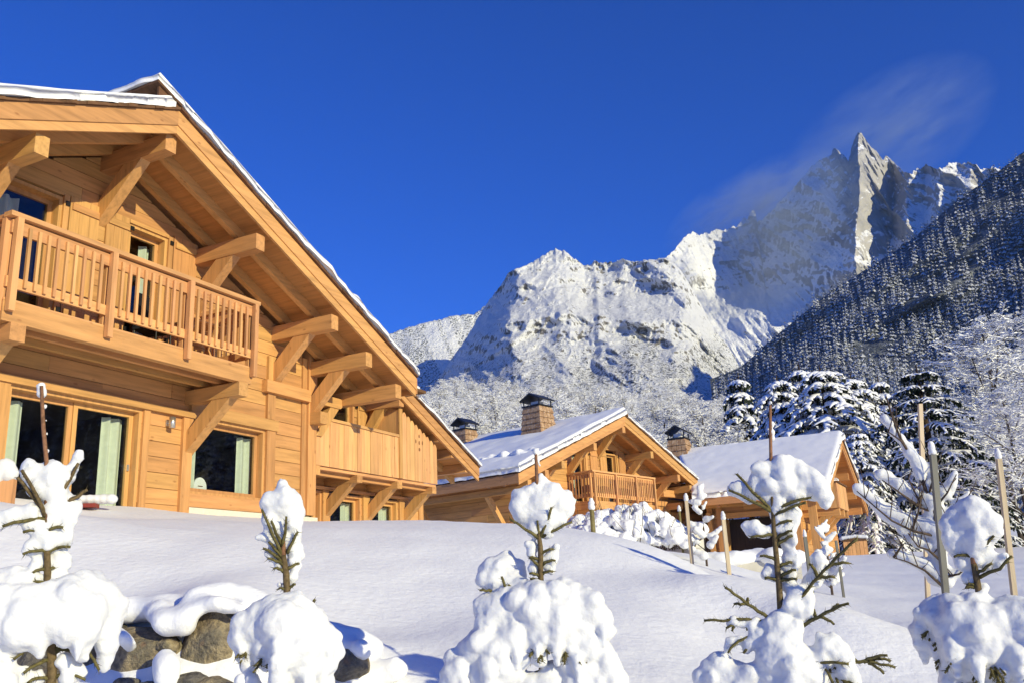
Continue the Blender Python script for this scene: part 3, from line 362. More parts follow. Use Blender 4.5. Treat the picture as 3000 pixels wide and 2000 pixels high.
YOUNG_TREE = {"az":24.225,"D":8.0,"z":-1.25,"trunk":[[-0.048,0.0,-0.367,0.0242],[-0.012,0.0,-0.115,0.0227],[-0.005,0.0,0.052,0.0212],[0.001,0.0,0.274,0.0197],[0.001,0.0,0.51,0.0182],[-0.03,0.0,0.677,0.0167],[-0.064,0.0,0.853,0.0152],[-0.114,0.0,0.989,0.0121],[-0.162,0.0,1.12,0.0106],[-0.191,0.0,1.295,0.0091],[-0.212,0.0,1.456,0.0061]],"branches":[[[-0.086,-0.0,0.53],[-0.214,-0.085,0.646],[-0.334,-0.169,0.758]],[[-0.003,-0.0,0.486],[-0.085,-0.016,0.529],[-0.163,-0.033,0.578]],[[-0.007,-0.0,0.3],[-0.172,-0.043,0.352],[-0.314,-0.086,0.441],[-0.428,-0.129,0.566],[-0.537,-0.172,0.689]],[[-0.022,-0.0,-0.086],[-0.133,-0.026,0.046],[-0.245,-0.052,0.117],[-0.344,-0.078,0.156]],[[0.001,-0.0,0.51],[0.118,-0.054,0.625],[0.206,-0.108,0.759]],[[-0.081,-0.0,0.546],[-0.114,-0.018,0.656],[-0.144,-0.037,0.769]],[[-0.179,-0.0,0.365],[-0.113,-0.041,0.492],[-0.07,-0.081,0.62]],[[-0.01,-0.0,-0.012],[0.104,-0.024,0.008],[0.154,-0.049,0.043]],[[-0.019,-0.0,0.622],[0.039,-0.04,0.749],[0.052,-0.08,0.907]],[[-0.012,-0.0,0.117],[-0.084,-0.022,0.2],[-0.154,-0.044,0.23],[-0.211,-0.066,0.338]],[[-0.003,-0.0,0.169],[0.093,-0.036,0.24],[0.16,-0.072,0.287]],[[-0.114,-0.0,0.989],[-0.152,-0.052,1.07],[-0.241,-0.105,1.152]],[[-0.007,-0.0,0.38],[0.13,-0.089,0.47],[0.267,-0.178,0.584]],[[-0.347,-0.0,0.157],[-0.278,-0.03,0.238],[-0.248,-0.06,0.261]]],"snow":[[0.002,0.041,0.562,0.0783],[-0.008,0.028,0.583,0.0754],[-0.031,0.047,0.583,0.0717],[-0.06,0.033,0.6,0.0632],[-0.093,0.046,0.613,0.0654],[-0.117,0.036,0.644,0.0602],[-0.163,0.051,0.676,0.0583],[-0.202,0.044,0.7,0.0512],[-0.228,0.022,0.73,0.0642],[-0.27,0.04,0.759,0.0535],[-0.303,0.039,0.8,0.0538],[-0.352,0.025,0.822,0.0518],[-0.003,0.029,0.362,0.078],[-0.046,0.05,0.377,0.0855],[-0.08,0.041,0.385,0.0804],[-0.133,0.065,0.401,0.0882],[-0.172,0.062,0.417,0.0734],[-0.213,0.042,0.427,0.0801],[-0.255,0.03,0.448,0.063],[-0.3,0.041,0.476,0.0692],[-0.336,0.056,0.508,0.0783],[-0.359,0.044,0.543,0.0575],[-0.399,0.04,0.568,0.0625],[-0.416,0.026,0.613,0.0552],[-0.46,0.025,0.639,0.0495],[-0.487,0.041,0.67,0.051],[-0.519,0.036,0.707,0.0586],[-0.547,0.016,0.728,0.0471],[-0.013,0.063,-0.034,0.0744],[-0.054,0.063,-0.003,0.0846],[-0.082,0.065,0.03,0.0654],[-0.124,0.044,0.073,0.0676],[-0.15,0.051,0.101,0.0667],[-0.183,0.038,0.112,0.0571],[-0.222,0.046,0.133,0.0523],[-0.259,0.056,0.158,0.0467],[-0.28,0.043,0.159,0.0469],[-0.319,0.035,0.181,0.0425],[-0.352,0.05,0.186,0.0434],[0.005,0.027,0.557,0.0771],[0.031,0.033,0.583,0.0638],[0.065,0.049,0.613,0.0621],[0.092,0.018,0.628,0.0601],[0.13,0.045,0.658,0.0588],[0.146,0.028,0.689,0.0548],[0.165,0.015,0.708,0.0486],[0.188,0.02,0.747,0.0447],[0.203,0.018,0.778,0.0316],[-0.041,0.034,0.839,0.0638],[-0.059,0.038,0.889,0.063],[-0.076,0.016,0.934,0.0486],[-0.104,0.026,0.978,0.0598],[-0.117,0.042,1.027,0.0476],[-0.157,0.027,1.095,0.0471],[-0.197,0.03,1.157,0.052],[-0.218,0.016,1.228,0.0456],[-0.243,0.02,1.249,0.0423],[-0.237,0.032,1.26,0.0361],[-0.252,0.027,1.27,0.0381],[-0.255,0.024,1.289,0.0393],[0.005,0.044,-0.045,0.0691],[0.0,0.055,-0.013,0.0663],[-0.004,0.074,0.013,0.0693],[-0.012,0.052,0.03,0.0603],[0.001,0.053,0.069,0.0554],[-0.006,0.07,0.133,0.0617],[-0.005,0.055,0.185,0.0559],[-0.002,0.047,0.254,0.0694],[0.004,0.02,0.302,0.0628],[-0.002,0.021,0.371,0.0666],[-0.001,0.042,0.432,0.0546],[-0.01,0.037,0.48,0.0679],[-0.011,0.071,0.154,0.0631],[-0.028,0.072,0.178,0.0656],[-0.05,0.059,0.212,0.0511],[-0.08,0.042,0.234,0.0512],[-0.105,0.055,0.247,0.0457],[-0.13,0.052,0.254,0.0495],[-0.148,0.044,0.262,0.0532],[-0.183,0.018,0.288,0.0456],[-0.221,0.033,0.331,0.0433],[-0.263,0.021,0.366,0.0383],[0.002,0.063,0.205,0.0529],[0.035,0.068,0.231,0.0571],[0.082,0.021,0.25,0.048],[0.118,0.027,0.279,0.049],[0.132,0.02,0.288,0.0433],[0.171,0.022,0.302,0.0384],[-0.009,0.024,0.651,0.0501],[0.0,0.036,0.693,0.0509],[0.018,0.016,0.721,0.043],[0.042,0.015,0.773,0.0381],[0.047,0.023,0.802,0.0407],[0.06,0.011,0.839,0.0322],[0.05,0.016,0.878,0.0308],[0.062,0.026,0.922,0.0304],[-0.006,0.047,0.417,0.0564],[0.033,0.021,0.428,0.0511],[0.068,0.015,0.452,0.0486],[0.095,0.043,0.479,0.0541],[0.141,0.039,0.498,0.0443],[0.17,0.031,0.529,0.0467],[0.204,0.015,0.561,0.0391],[0.249,0.013,0.59,0.0293],[0.271,0.027,0.614,0.0312],[-0.014,0.058,-0.008,0.0499],[0.027,0.03,-0.009,0.0492],[0.056,0.034,0.002,0.048],[0.103,0.039,0.019,0.0455],[0.128,0.027,0.033,0.0356],[0.161,0.038,0.057,0.0361],[-0.005,0.026,0.512,0.0489],[-0.013,0.043,0.555,0.0557],[-0.022,0.022,0.585,0.0568],[-0.02,0.034,0.625,0.0556],[-0.026,0.047,0.665,0.0534],[-0.031,0.032,0.725,0.0447],[-0.053,0.017,0.772,0.0481],[-0.056,0.019,0.813,0.0528],[-0.068,0.034,0.868,0.0491]]}
BOULDERS = [[-1.777,5.303,-0.201,0.182,0.153,0.191,3],[-2.167,5.361,-0.223,0.29,0.174,0.164,4],[-2.753,5.274,-0.282,0.17,0.17,0.133,6],[-2.499,5.381,-0.292,0.174,0.174,0.135,7],[-2.036,5.434,-0.112,0.059,0.059,0.089,8],[-1.986,5.247,-0.185,0.064,0.064,0.049,9],[-0.953,5.127,-0.315,0.147,0.129,0.088,10],[-1.801,5.088,-0.361,0.1,0.1,0.058,11],[-1.615,5.341,-0.337,0.153,0.153,0.096,12],[-2.15,5.139,-0.355,0.073,0.073,0.037,13],[-1.283,5.396,-0.347,0.155,0.155,0.116,14],[-2.57,5.183,-0.326,0.148,0.148,0.074,15],[-2.405,5.492,-0.135,0.119,0.119,0.099,16],[-2.979,5.359,-0.214,0.155,0.155,0.135,17],[-1.461,5.473,-0.252,0.138,0.138,0.118,18],[-1.649,5.103,-0.411,0.164,0.164,0.073,19],[-1.995,5.103,-0.413,0.145,0.145,0.073,20],[-1.178,5.118,-0.468,0.164,0.164,0.091,21]]
SNOW_LIP = [[-3.221,5.509,0.052,0.089],[-3.123,5.549,0.049,0.081],[-2.995,5.494,0.026,0.104],[-2.842,5.448,0.0,0.095],[-2.8,5.55,-0.013,0.094],[-2.684,5.518,0.01,0.099],[-2.586,5.499,0.011,0.101],[-2.554,5.58,-0.012,0.099],[-2.511,5.58,-0.005,0.092],[-2.388,5.454,0.02,0.083],[-2.331,5.467,0.023,0.095],[-2.305,5.51,0.038,0.089],[-2.265,5.567,0.036,0.098],[-2.165,5.443,0.027,0.095],[-2.152,5.511,0.023,0.102],[-2.116,5.507,0.042,0.101],[-2.077,5.328,-0.0,0.094],[-2.012,5.2,-0.041,0.083],[-1.981,5.187,-0.059,0.092],[-1.97,5.235,-0.058,0.09],[-1.938,5.477,0.03,0.094],[-1.862,5.304,0.072,0.092],[-1.838,5.323,0.077,0.093],[-1.84,5.458,0.072,0.092],[-1.735,5.381,0.088,0.092],[-1.697,5.401,0.075,0.094],[-1.64,5.422,0.061,0.092],[-1.6,5.392,0.049,0.098],[-1.542,5.407,0.029,0.092],[-1.484,5.334,-0.016,0.093],[-1.874,5.175,-0.019,0.072],[-1.853,5.136,-0.05,0.064],[-1.876,5.21,-0.082,0.067],[-1.867,5.188,-0.087,0.068],[-1.787,5.169,0.019,0.056],[-1.763,5.223,0.038,0.06],[-1.718,5.141,0.036,0.062],[-1.683,5.119,0.032,0.06],[-1.66,5.178,0.023,0.062],[-1.617,5.215,0.015,0.057],[-1.552,5.133,-0.005,0.055],[-1.515,5.363,-0.03,0.102],[-1.445,5.339,-0.059,0.102],[-1.339,5.288,-0.087,0.09],[-1.269,5.315,-0.107,0.094],[-1.191,5.278,-0.129,0.102],[-1.16,5.426,-0.167,0.104],[-1.065,5.303,-0.182,0.102],[-1.009,5.357,-0.198,0.099],[-0.973,5.282,-0.197,0.091],[-0.932,5.283,-0.213,0.1],[-0.919,5.434,-0.247,0.104],[-0.891,5.411,-0.255,0.09],[-0.883,5.375,-0.256,0.099],[-1.186,5.122,-0.203,0.078],[-1.158,5.198,-0.215,0.076],[-1.106,5.202,-0.207,0.078],[-1.062,5.208,-0.236,0.085],[-0.994,5.214,-0.223,0.079],[-0.957,5.161,-0.235,0.072],[-0.882,5.077,-0.245,0.08],[-1.411,5.151,-0.101,0.096],[-1.371,5.234,-0.14,0.096],[-1.364,5.258,-0.139,0.102],[-1.31,5.21,-0.154,0.098],[-1.294,5.224,-0.175,0.108],[-2.365,5.229,-0.062,0.055],[-2.314,5.237,-0.077,0.062],[-2.299,5.252,-0.084,0.057],[-2.235,5.18,-0.099,0.056],[-2.181,5.106,-0.099,0.042],[-2.164,5.106,-0.128,0.051],[-2.139,5.127,-0.151,0.044],[-2.174,5.205,-0.178,0.049],[-1.927,5.067,-0.247,0.083],[-1.907,5.001,-0.261,0.068],[-1.871,4.996,-0.268,0.07],[-1.916,5.128,-0.3,0.07],[-1.954,5.138,-0.338,0.082],[-1.894,5.006,-0.343,0.082],[-1.493,4.97,-0.356,0.066],[-1.47,5.012,-0.378,0.055],[-1.433,4.989,-0.38,0.058],[-1.416,5.025,-0.384,0.067],[-1.016,5.198,-0.428,0.087],[-0.964,5.193,-0.415,0.11],[-0.894,5.245,-0.396,0.101],[-0.837,5.224,-0.389,0.093],[-0.779,5.235,-0.365,0.078],[-0.725,5.228,-0.359,0.091],[-3.217,5.507,0.046,0.078],[-3.134,5.573,0.029,0.085],[-3.01,5.564,0.002,0.081],[-2.818,5.428,-0.004,0.077],[-2.741,5.486,-0.01,0.077],[-2.688,5.594,-0.021,0.078],[-2.584,5.567,-0.018,0.082],[-2.511,5.547,-0.015,0.082],[-2.469,5.585,-0.009,0.086],[-2.396,5.542,0.003,0.079],[-2.293,5.463,-0.0,0.086],[-2.269,5.533,0.025,0.078],[-2.22,5.563,0.013,0.079],[-2.136,5.431,0.021,0.084],[-2.114,5.479,0.013,0.079],[-2.045,5.474,0.016,0.075],[-2.006,5.515,0.02,0.078],[-1.918,5.436,0.024,0.081],[-1.948,5.562,0.031,0.077],[-1.875,5.471,0.051,0.087],[-1.859,5.523,0.045,0.079],[-1.822,5.536,0.046,0.079],[-1.738,5.428,0.049,0.081],[-1.734,5.522,0.048,0.085],[-1.687,5.517,0.039,0.084],[-1.628,5.44,0.013,0.083],[-1.599,5.541,0.008,0.08],[-1.551,5.505,-0.019,0.084],[-1.525,5.551,-0.032,0.076],[-1.451,5.501,-0.066,0.085],[-1.398,5.455,-0.088,0.085],[-1.35,5.513,-0.11,0.085],[-1.299,5.59,-0.135,0.083],[-1.209,5.514,-0.162,0.076],[-1.171,5.592,-0.169,0.086],[-1.119,5.6,-0.188,0.081],[-1.038,5.508,-0.214,0.082],[-1.021,5.58,-0.223,0.082],[-0.974,5.495,-0.237,0.084],[-0.938,5.563,-0.27,0.087],[-3.357,5.759,0.05,0.091],[-3.187,5.68,0.036,0.093],[-3.097,5.735,0.01,0.082],[-2.951,5.687,-0.001,0.089],[-2.852,5.695,-0.005,0.082],[-2.768,5.772,-0.007,0.09],[-2.646,5.714,-0.002,0.093],[-2.562,5.624,-0.003,0.083],[-2.552,5.758,-0.012,0.087],[-2.463,5.706,0.013,0.094],[-2.373,5.664,0.012,0.091],[-2.315,5.677,0.019,0.093],[-2.241,5.609,0.029,0.082],[-2.24,5.683,0.035,0.083],[-2.192,5.71,0.027,0.088],[-2.124,5.669,0.029,0.092],[-2.066,5.665,0.021,0.091],[-2.002,5.639,0.031,0.089],[-1.974,5.62,0.048,0.091],[-1.937,5.622,0.059,0.083],[-1.897,5.61,0.066,0.081],[-1.853,5.597,0.061,0.081],[-1.805,5.601,0.064,0.09],[-1.809,5.755,0.057,0.083],[-1.727,5.624,0.049,0.087],[-1.67,5.61,0.031,0.082],[-1.645,5.684,0.013,0.092],[-1.587,5.656,-0.007,0.084],[-1.538,5.635,-0.034,0.085],[-1.486,5.63,-0.068,0.088],[-1.45,5.638,-0.077,0.082],[-1.399,5.675,-0.113,0.093],[-1.334,5.801,-0.135,0.094],[-1.249,5.752,-0.146,0.086],[-1.196,5.799,-0.168,0.086],[-1.156,5.777,-0.19,0.086],[-1.089,5.79,-0.205,0.092],[-1.04,5.735,-0.229,0.094],[-1.016,5.758,-0.241,0.092],[-0.986,5.784,-0.258,0.092]]
# ------------------------------------------------------------------ helpers
class MB:
    """collects shapes and links them as one mesh object"""
    def __init__(s):
        s.v, s.f = [], []
    def add(s, vs, fs):
        o = len(s.v)
        s.v += [tuple(map(float, p)) for p in vs]
        s.f += [tuple(i + o for i in q) for q in fs]
        return s
    def box(s, x0, x1, y0, y1, z0, z1):
        return s.add([(x0, y0, z0), (x1, y0, z0), (x1, y1, z0), (x0, y1, z0), (x0, y0, z1), (x1, y0, z1), (x1, y1, z1), (x0, y1, z1)],
                     [(0, 3, 2, 1), (4, 5, 6, 7), (0, 1, 5, 4), (1, 2, 6, 5), (2, 3, 7, 6), (3, 0, 4, 7)])
    def prism_y(s, poly, y0, y1):
        """polygon in (x, z), counter-clockwise seen from -y, extruded along y"""
        n = len(poly)
        vs = [(x, y0, z) for x, z in poly] + [(x, y1, z) for x, z in poly]
        fs = [tuple(range(n)), tuple(range(2 * n - 1, n - 1, -1))]
        fs += [(i, i + n, (i + 1) % n + n, (i + 1) % n) for i in range(n)]
        return s.add(vs, fs)
    def prism_x(s, poly, x0, x1):
        """polygon in (y, z), extruded along x"""
        n = len(poly)
        vs = [(x0, y, z) for y, z in poly] + [(x1, y, z) for y, z in poly]
        fs = [tuple(range(n - 1, -1, -1)), tuple(range(n, 2 * n))]
        fs += [((i + 1) % n, (i + 1) % n + n, i + n, i) for i in range(n)]
        return s.add(vs, fs)
    def tube(s, pts, rad, n=8, cap=True):
        pts = [Vector(p) for p in pts]
        if not hasattr(rad, '__len__'):
            rad = [rad] * len(pts)
        vs, fs = [], []
        up = Vector((0.31, 0.17, 0.93))
        for i, p in enumerate(pts):
            t = (pts[min(i + 1, len(pts) - 1)] - pts[max(i - 1, 0)]).normalized()
            a = t.cross(up)
            if a.length < 1e-3:
                a = t.cross(Vector((1, 0, 0)))
            a.normalize()
            b = t.cross(a)
            for k in range(n):
                w = 2 * math.pi * k / n
                vs.append(p + (a * math.cos(w) + b * math.sin(w)) * rad[i])
        for i in range(len(pts) - 1):
            for k in range(n):
                fs.append((i * n + k, i * n + (k + 1) % n, (i + 1) * n + (k + 1) % n, (i + 1) * n + k))
        if cap:
            fs.append(tuple(range(n - 1, -1, -1)))
            fs.append(tuple(range((len(pts) - 1) * n, len(pts) * n)))
        return s.add(vs, fs)
    def mesh(s, name, mat, smooth=False):
        me = bpy.data.meshes.new(name)
        me.from_pydata(s.v, [], s.f)
        if mat:
            me.materials.append(M[mat] if isinstance(mat, str) else mat)
        if smooth:
            me.polygons.foreach_set('use_smooth', [True] * len(me.polygons))
        me.update()
        return me
    def build(s, name, mat, parent=None, smooth=False):
        o = bpy.data.objects.new(name, s.mesh(name, mat, smooth))
        COL.objects.link(o)
        if parent:
            o.parent = parent
        return o

def np_mesh(name, v, f, mat, smooth=True):
    """v (n,3) array, f (m,4) or (m,3) array"""
    me = bpy.data.meshes.new(name)
    v = np.asarray(v, dtype=np.float32)
    f = np.asarray(f, dtype=np.int32)
    k = f.shape[1]
    me.vertices.add(len(v))
    me.vertices.foreach_set('co', v.ravel())
    me.loops.add(f.size)
    me.loops.foreach_set('vertex_index', f.ravel())
    me.polygons.add(len(f))
    me.polygons.foreach_set('loop_start', np.arange(0, f.size, k, dtype=np.int32))
    me.polygons.foreach_set('loop_total', np.full(len(f), k, dtype=np.int32))
    if smooth:
        me.polygons.foreach_set('use_smooth', np.ones(len(f), dtype=bool))
    me.update(calc_edges=True)
    me.validate()
    if mat:
        me.materials.append(M[mat])
    return me

def link(name, me, parent=None):
    o = bpy.data.objects.new(name, me)
    COL.objects.link(o)
    if parent:
        o.parent = parent
    return o

def tag(o, label=None, cat=None, group=None, kind=None):
    for k, v in (('label', label), ('category', cat), ('group', group), ('kind', kind)):
        if v:
            o[k] = v
    return o

def empty(name, loc, rz=0.0):
    o = bpy.data.objects.new(name, None)
    o.location = loc
    o.rotation_euler = (0, 0, rz)
    o.empty_display_size = 0.3
    COL.objects.link(o)
    return o

def copy_thing(src, loc, rz=0.0, scale=1.0, label=None, group=None):
    r = src.copy()
    COL.objects.link(r)
    r.location = loc
    r.rotation_euler = (0, 0, rz)
    r.scale = (scale,) * 3 if not hasattr(scale, '__len__') else scale
    for ch in list(src.children):
        c = ch.copy()
        COL.objects.link(c)
        c.parent = r
    if label:
        r['label'] = label
    if group:
        r['group'] = group
    return r

# lattice noise, vectorised
def _hash(ix, iy, seed):
    h = (ix.astype(np.int64) * 374761393 + iy.astype(np.int64) * 668265263 + seed * 1274126177) & 0xffffffff
    h = ((h ^ (h >> 13)) * 1274126177) & 0xffffffff
    h = h ^ (h >> 16)
    return (h & 0xffffff).astype(np.float64) / 0xffffff
def vnoise(x, y, seed=0):
    ix, iy = np.floor(x), np.floor(y)
    fx, fy = x - ix, y - iy
    fx = fx * fx * fx * (fx * (fx * 6 - 15) + 10)
    fy = fy * fy * fy * (fy * (fy * 6 - 15) + 10)
    a, b = _hash(ix, iy, seed), _hash(ix + 1, iy, seed)
    c, d = _hash(ix, iy + 1, seed), _hash(ix + 1, iy + 1, seed)
    return (a * (1 - fx) + b * fx) * (1 - fy) + (c * (1 - fx) + d * fx) * fy
def fbm(x, y, octv=5, seed=0, gain=0.5):
    s, amp, tot = 0, 1.0, 0
    for o in range(octv):
        s = s + amp * vnoise(x * 2 ** o + 17.3 * o, y * 2 ** o + 9.1 * o, seed + o)
        tot += amp
        amp *= gain
    return s / tot
def ridged(x, y, octv=5, seed=0, gain=0.5):
    s, amp, tot = 0, 1.0, 0
    for o in range(octv):
        s = s + amp * (1 - np.abs(2 * vnoise(x * 2 ** o + 5.7 * o, y * 2 ** o + 3.3 * o, seed + o) - 1))
        tot += amp
        amp *= gain
    return s / tot

def grid_faces(nr, nc, wrap=False):
    i = np.arange(nr - 1)[:, None]
    j = np.arange(nc if wrap else nc - 1)[None, :]
    a = i * nc + j
    b = i * nc + (j + 1) % nc
    return np.stack([a, b, b + nc, a + nc], -1).reshape(-1, 4)

# icosphere template
_bm = bmesh.new()
bmesh.ops.create_icosphere(_bm, subdivisions=2, radius=1.0)
ICO_V = np.array([v.co[:] for v in _bm.verts])
ICO_F = np.array([[v.index for v in f.verts] for f in _bm.faces])
_bm.free()

def snow_lumps(name, balls, voxel, parent=None, mat='snow_lump', flat=1.0, amp=0.012, nsize=0.05, smooth=6, kind=None):
    """merge overlapping balls into one soft lump of snow"""
    vs, fs = [], []
    for x, y, z, r in balls:
        fs.append(ICO_F + len(vs) * len(ICO_V))
        vs.append(ICO_V * (r, r, r * flat) + (x, y, z))
    me = np_mesh(name, np.concatenate(vs), np.concatenate(fs), mat)
    o = bpy.data.objects.new(name, me)
    COL.objects.link(o)
    m = o.modifiers.new('remesh', 'REMESH')
    m.mode = 'VOXEL'
    m.voxel_size = voxel
    m.use_smooth_shade = True
    m = o.modifiers.new('smooth', 'SMOOTH')
    m.factor = 0.5
    m.iterations = smooth
    for sz, am in ((nsize * 3.0, amp * 1.8), (nsize, amp), (nsize * 0.4, amp * 0.45)):
        tx = bpy.data.textures.new(name + '_relief', 'CLOUDS')
        tx.noise_scale = sz
        tx.noise_depth = 2
        m = o.modifiers.new('relief', 'DISPLACE')
        m.texture = tx
        m.texture_coords = 'LOCAL'
        m.strength = am
    dg = bpy.context.evaluated_depsgraph_get()
    me2 = bpy.data.meshes.new_from_object(o.evaluated_get(dg))
    o.modifiers.clear()
    o.data = me2
    bpy.data.meshes.remove(me)
    me2.name = name
    if not me2.materials:
        me2.materials.append(M[mat])
    me2.polygons.foreach_set('use_smooth', [True] * len(me2.polygons))
    if parent:
        o.parent = parent
    if kind:
        o['kind'] = kind
    return o

# ------------------------------------------------------------------ snow ground
GP = np.array(GROUND)
_c2 = 0.55 ** 2
def _phi(r2):
    return np.sqrt(r2 + _c2)
_d2 = ((GP[:, None, :2] - GP[None, :, :2]) ** 2).sum(-1)
_A = _phi(_d2) - 0.02 * np.eye(len(GP))
_n = len(GP)
_S = np.zeros((_n + 3, _n + 3))
_S[:_n, :_n] = _A
_S[:_n, _n] = 1
_S[:_n, _n + 1:] = GP[:, :2]
_S[_n:, :_n] = _S[:_n, _n:].T
_w = np.linalg.solve(_S, np.concatenate([GP[:, 2], np.zeros(3)]))
def ground_z(x, y):
    x, y = np.atleast_1d(np.asarray(x, float)), np.atleast_1d(np.asarray(y, float))
    z = np.zeros_like(x)
    for i in range(0, len(x), 20000):
        xs, ys = x[i:i + 20000], y[i:i + 20000]
        r2 = (xs[:, None] - GP[None, :, 0]) ** 2 + (ys[:, None] - GP[None, :, 1]) ** 2
        z[i:i + 20000] = _phi(r2) @ _w[:_n] + _w[_n] + _w[_n + 1] * xs + _w[_n + 2] * ys
    r = np.hypot(x, y)
    k = np.clip((r - 70) / 60, 0, 1)
    z = z * (1 - k) + 1.9 * k
    z = z + (fbm(x * 0.55, y * 0.55, 3, 3) - 0.5) * 0.10 * np.clip(r / 4 - .5, 0, 1) + (fbm(x * 3.1, y * 3.1, 3, 8) - 0.5) * 0.018
    return z
def gz(x, y):
    return float(ground_z(x, y)[0])

az = np.concatenate([np.arange(-180, -46, 4.0), np.arange(-46, 46, 0.16), np.arange(46, 180, 4.0)])
az = np.radians(az)
rad = np.concatenate([np.geomspace(0.5, 3.0, 12), np.geomspace(3.05, 60, 190), np.geomspace(64, 12000, 24)])
R_, A_ = np.meshgrid(rad, az, indexing='ij')
gx, gy = (R_ * np.sin(A_)).ravel(), (R_ * np.cos(A_)).ravel()
ground = link('snow_ground', np_mesh('snow_ground', np.stack([gx, gy, ground_z(gx, gy)], -1), grid_faces(len(rad), len(az), True), 'snow_ground'))
ground['kind'] = 'structure'

# ------------------------------------------------------------------ mountains
def mountain(name, sil, e_base, d_ridge, d_base, mat, ncol, nrow, relief, cover, gamma=1.0, jitter=0.05, az_lim=None):
    sil = np.array(sil)
    a0, a1 = (sil[0, 0], sil[-1, 0]) if az_lim is None else az_lim
    a = np.linspace(a0, a1, ncol)
    er = np.interp(a, sil[:, 0], sil[:, 1])
    jit = (fbm(a * 9, a * 0 + 3.3, 4, 21) - 0.5) * jitter * 1.6
    t = np.linspace(0, 1, nrow)
    T, AA = np.meshgrid(t, a, indexing='ij')
    E = e_base + (er[None, :] - e_base) * T + jit[None, :] * np.clip((T - .94) / .06, 0, 1)
    dr = d_ridge(a) if callable(d_ridge) else np.full(ncol, float(d_ridge))
    db = d_base(a) if callable(d_base) else np.full(ncol, float(d_base))
    D = db[None, :] + (dr - db)[None, :] * T ** gamma
    D = D + relief(AA, E, D, T)
    ra, re = np.radians(AA), np.radians(E)
    V = np.stack([D * np.sin(ra), D * np.cos(ra), D * np.tan(re)], -1)
    back = []
    for k in range(1, 6):
        q = V[-1].copy()
        sc = 1 + 0.05 * k
        q[:, :2] *= sc
        q[:, 2] *= (1 - 0.09 * k)
        back.append(q)
    V = np.concatenate([V, np.stack(back)], 0)
    nr = nrow + 5
    me = np_mesh(name, V.reshape(-1, 3), grid_faces(nr, ncol), mat)
    nv = len(me.vertices)
    nm = np.empty(nv * 3)
    me.vertex_normals.foreach_get('vector', nm)
    nm = nm.reshape(-1, 3)
    TT = np.concatenate([T, np.ones((5, ncol))], 0).ravel()
    EE = np.concatenate([E, np.repeat(E[-1:], 5, 0)], 0).ravel()
    AL = np.concatenate([AA, np.repeat(AA[-1:], 5, 0)], 0).ravel()
    rock, tree = cover(AL, EE, TT, nm, V.reshape(-1, 3))
    ca = me.color_attributes.new('cover', 'FLOAT_COLOR', 'POINT')
    colr = np.stack([rock, tree, rock * 0, rock * 0 + 1], -1).astype(np.float32)
    ca.data.foreach_set('color', np.clip(colr, -1, 2).ravel())
    o = link(name, me)
    o['kind'] = 'structure'
    return o

DEG = math.pi / 180
def sstep(a, b, x):
    t = np.clip((x - a) / (b - a), 0, 1)
    return t * t * (3 - 2 * t)

# 1. wooded ridge far to the left
def rel_far(a, e, D, T):
    u, v = a * DEG * D, np.tan(e * DEG) * D
    return (ridged(u / 420, v / 900, 4, 31) - 0.5) * -160 * T.clip(0.1, 1) + (fbm(u / 60, v / 60, 3, 33) - .5) * 30
mountain('far_ridge', [[-32, 9.5], [-24, 11], [-16, 12.2]] + FAR_RIDGE, 3.0, 4300, 3000, 'mt_far', 420, 110, rel_far,
         lambda a, e, t, n, v: (0.05 + 0 * a, 0.44 + 0.12 * (fbm(a * 1.1, e * .8, 3, 5) - 0.5) - 0.45 * sstep(.62, .7, vnoise(a * 2.0 + e * .8, e * 0.2, 3))), jitter=0.12)

# 2. the granite spire group behind
KX = np.array([8.5, 10.5, 11.2, 15.3, 16.2, 22.4, 23.1, 25.2, 26.0, 27.0, 27.8, 28.8, 29.6, 32])
KD = np.array([100, 120, 150, 600, 560, -330, -500, -240, -520, -480, -660, -610, -740, -700])
def rel_spire(a, e, D, T):
    u, v = a * DEG * D, np.tan(e * DEG) * D
    lean = (e - 23) * 0.2 * sstep(16.0, 20.0, a) + 0.35 * (fbm(e * 1.6, a * 0.35, 4, 83) - 0.5)
    d = np.interp(a - lean, KX, KD) * sstep(15.8, 18.0, e + .35 * (fbm(a * 2, e * 2, 3, 71) - .5))
    te = np.clip((e - 11) / 18, 0, 1.2)
    d = d + 1700 * (te ** 1.05 - T ** 1.25)
    core = sstep(22.4, 23.0, a - lean) * (1 - sstep(25.0, 25.6, a - lean))
    d = d - (ridged(u / 260, v / 700, 5, 41) - 0.5) * 190 * (1 - .4 * core)
    d = d - (ridged(u / 70, v / 260, 4, 43) - 0.5) * 60
    d = d + (fbm(u / 500, v / 300, 4, 47) - 0.5) * 200 * (1 - T)
    return d
def cov_spire(a, e, t, n, v):
    steep = 1 - n[:, 2]
    r = 0.15 + 0.55 * sstep(0.35, 0.75, steep) + 0.35 * (fbm(a * 2.2, e * 1.6, 4, 9) - 0.5)
    core = sstep(21.2, 22.2, a) * (1 - sstep(25.2, 26.2, a)) * sstep(18.5, 20.5, e)
    r = r + 0.42 * core - 0.45 * (1 - sstep(14.5, 17.5, e)) + 0.12 * sstep(26, 27, a) - 0.35 * (1 - sstep(12.6, 15.6, a))
    return r, 0 * a
mountain('spire_massif', SPIRE, 11.0, 5600, 3900, 'mt_spire', 620, 300, rel_spire, cov_spire, 1.25, 0.16)

